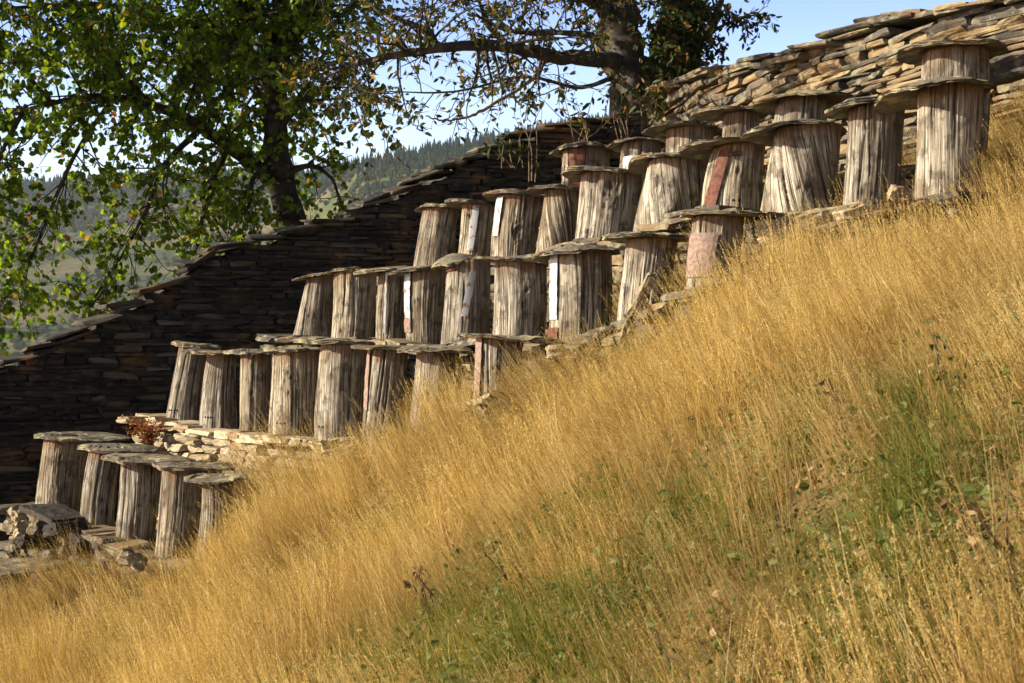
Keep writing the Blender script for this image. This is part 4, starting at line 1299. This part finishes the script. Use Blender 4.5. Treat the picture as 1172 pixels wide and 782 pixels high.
withered(962, 528, 4, (.035, .06), 'curled tan leaves of a withered plant in the grass below the straight light hive', 1)
withered(500, 728, 5, (.025, .05), 'pale curled leaves on a withered plant low in the grass, bottom centre', 2)
withered(318, 768, 2, (.04, .07), 'orange-brown dead leaves at the bottom edge, below the bottom row of hives', 3)
withered(1150, 700, 4, (.03, .055), 'withered brown plant in the grass in the lower right corner', 4)
withered(600, 700, 6, (.02, .04), 'small green-leaved weed in the grass at bottom centre', 5, 'herb', 'weed', 'leafy_weed')
withered(315, 665, 6, (.02, .04), 'leafy green weed in the golden grass below the end of the bottom row', 6, 'herb', 'weed', 'leafy_weed')
withered(1090, 480, 5, (.02, .045), 'dark leafy weed on the slope near the right edge', 7, 'herb', 'weed', 'leafy_weed')

# ------------------------------------------------------------------ far woods
def conifer(seed):
    rng = np.random.default_rng(seed); acc = Acc()
    for k in range(9):
        z0 = .12 + k * .098; r = (.24 - k * .0245) * rng.uniform(.85, 1.15); n = 9
        th = np.arange(n) * 6.283 / n + rng.uniform(0, 1)
        rr = r * rng.uniform(.55, 1.2, n)
        V = np.vstack([np.stack([rr * np.cos(th), rr * np.sin(th), np.full(n, z0) - rng.uniform(0, .05, n)], -1), [[0, 0, z0 + .17]]])
        acc.add(V, np.stack([np.arange(n), (np.arange(n) + 1) % n, np.full(n, n)], -1), r=rng.random() * .5)
    return acc


def bushy(seed):
    rng = np.random.default_rng(seed)
    n = 170; q = rng.normal(size=(n, 3)); q /= np.linalg.norm(q, axis=1)[:, None]; q *= (rng.random(n) ** .35)[:, None] * [.42, .42, .4]
    q *= (1 + .25 * vnoise(q[:, 0] * 4, q[:, 1] * 4, q[:, 2] * 4, seed))[:, None]
    q[:, 2] += .45
    acc = Acc()
    d = rng.normal(size=(n, 3))
    for i in range(n):
        a = rng.normal(size=(4, 3)) * .085 + q[i]
        acc.add(a, np.array([[0, 1, 2, 3]]), r=rng.random())
    return acc


M['fir'] = mat_leafy('fir_foliage', [(0, (.012, .026, .014)), (1, (.028, .048, .022))], .1, True, rough=1.)
M['bush'] = mat_leafy('wood_foliage', [(0, (.030, .050, .012)), (.5, (.06, .095, .02)), (1, (.12, .12, .035))], .2, True, rough=1., tone_col=(.13, .10, .07))
C_fir = source_collection('fir', [conifer(i).mesh('fir%d' % i, M['fir']) for i in range(5)])
C_bush = source_collection('wood_tree', [bushy(i).mesh('woodtree%d' % i, M['bush']) for i in range(5)])


def hill_pts(n, seed, f0, f1, ulo, uhi):
    rng = np.random.default_rng(seed)
    u = rng.uniform(ulo, uhi, n); f = rng.uniform(f0, f1, n)
    R = ridge_r(u); y = R * f
    x = (u - CX) / F * y
    return u, f, x, y, rng


u, f, x, y, rng = hill_pts(17000, 11, .6, 1.03, -120, 900)
clump = fbm(x / 120, y / 120, 0, 91, 3)
keep = clump * 1.3 + (f - .90) * 14 > rng.normal(.1, .3, len(x))
x, y = x[keep], y[keep]
scatter('fir_wood', 'dark conifer wood along the crest of the far hill', 'wood', np.stack([x, y, ground_h(x, y) - 1], -1), np.stack([np.zeros(len(x))] * 2 + [rng.uniform(0, 6, len(x))], -1),
        rng.uniform(6, 16, len(x)), rng.integers(0, 5, len(x)), rng.random(len(x)), np.zeros(len(x)), C_fir)
print('firs', len(x))
u, f, x, y, rng = hill_pts(26000, 12, .16, .97, -120, 900)
clump = fbm(x / 70, y / 70, 0, 93, 3)
keep = clump > rng.normal(.0, .3, len(x)) + .45 * np.exp(-((f - .72) / .07) ** 2)
x, y, f = x[keep], y[keep], f[keep]
tone = np.clip(.5 + .5 * fbm(x / 160, y / 160, 0, 95, 2), 0, 1)
scatter('scrub_wood', 'mixed bare and green scrub covering the valley side of the far hill', 'wood', np.stack([x, y, ground_h(x, y) - .5], -1), np.stack([np.zeros(len(x))] * 2 + [rng.uniform(0, 6, len(x))], -1),
        rng.uniform(4, 10, len(x)) * (.5 + .5 * f), rng.integers(0, 5, len(x)), rng.random(len(x)), tone, C_bush)

# ------------------------------------------------------------------ haze
HAZE = True
HB = (-3300, 3300, -40, 5300, -560, 620)
if HAZE:
    x0, x1, y0, y1, z0, z1 = HB
    V = np.array([(x, y, z) for x in (x0, x1) for y in (y0, y1) for z in (z0, z1)])
    Q = np.array([[0, 1, 3, 2], [4, 6, 7, 5], [0, 4, 5, 1], [2, 3, 7, 6], [0, 2, 6, 4], [1, 5, 7, 3]])
    m = bpy.data.materials.new('haze'); m.use_nodes = True; nt = m.node_tree
    for n in list(nt.nodes): nt.nodes.remove(n)
    out = nt.nodes.new('ShaderNodeOutputMaterial'); v = nt.nodes.new('ShaderNodeVolumePrincipled')
    v.inputs['Color'].default_value = (.70, .84, 1., 1); v.inputs['Density'].default_value = 0.00005
    nt.links.new(v.outputs[0], out.inputs['Volume'])
    tag(link('haze', mesh_np('haze', V, Q, mat=m)), kind='stuff')

# ------------------------------------------------------------------ light, sky, camera
ELEV, BETA = math.radians(21), math.radians(9)
sd = Vector((math.cos(BETA) * math.cos(ELEV), math.sin(BETA) * math.cos(ELEV), -math.sin(ELEV)))
L = bpy.data.lights.new('sun', 'SUN'); L.energy = 5.0; L.angle = math.radians(.5); L.color = (1., .88, .68)
lo = bpy.data.objects.new('sun', L); COL.objects.link(lo); lo.rotation_euler = sd.to_track_quat('-Z', 'Y').to_euler()
lo.location = (-20, -5, 20)
w = bpy.data.worlds.new('World'); SC.world = w; w.use_nodes = True
nt = w.node_tree
for n in list(nt.nodes): nt.nodes.remove(n)
out = nt.nodes.new('ShaderNodeOutputWorld'); bg = nt.nodes.new('ShaderNodeBackground')
sky = nt.nodes.new('ShaderNodeTexSky'); sky.sky_type = 'NISHITA'; sky.sun_disc = False
sky.sun_elevation = ELEV; sky.sun_rotation = math.radians(261)
sky.air_density = 1.; sky.dust_density = .7; sky.ozone_density = 2.
tcw = nt.nodes.new('ShaderNodeTexCoord'); sxw = nt.nodes.new('ShaderNodeSeparateXYZ'); nt.links.new(tcw.outputs['Generated'], sxw.inputs[0])
lowsky = ramp(nt, [(0, (4.0, 3.6, 3.7)), (.07, (3.4, 3.2, 3.6)), (.16, (1.9, 2.0, 3.1)), (.24, (.9, .9, 1.2)), (.38, (.42, .42, .48)), (1, (.34, .34, .4))], sxw.outputs[2])
nt.links.new(mix(nt, 1., sky.outputs[0], lowsky, 'MULTIPLY'), bg.inputs[0]); bg.inputs[1].default_value = .05
nt.links.new(bg.outputs[0], out.inputs[0])

cam = bpy.data.cameras.new('camera'); cam.lens = 70; cam.sensor_width = 36
cam.clip_start = .1; cam.clip_end = 12000
cam.dof.use_dof = True; cam.dof.focus_distance = 11.5; cam.dof.aperture_fstop = 16
co = bpy.data.objects.new('camera', cam); COL.objects.link(co); co.location = (0, 0, 0)
co.rotation_euler = (math.radians(90), 0, 0)
SC.camera = co
SC.view_settings.view_transform = 'Standard'; SC.view_settings.look = 'None'
SC.view_settings.gamma = 1; SC.view_settings.exposure = 1.1
SC.cycles.max_bounces = 5; SC.cycles.diffuse_bounces = 1; SC.cycles.transmission_bounces = 4
SC.cycles.use_denoising = True
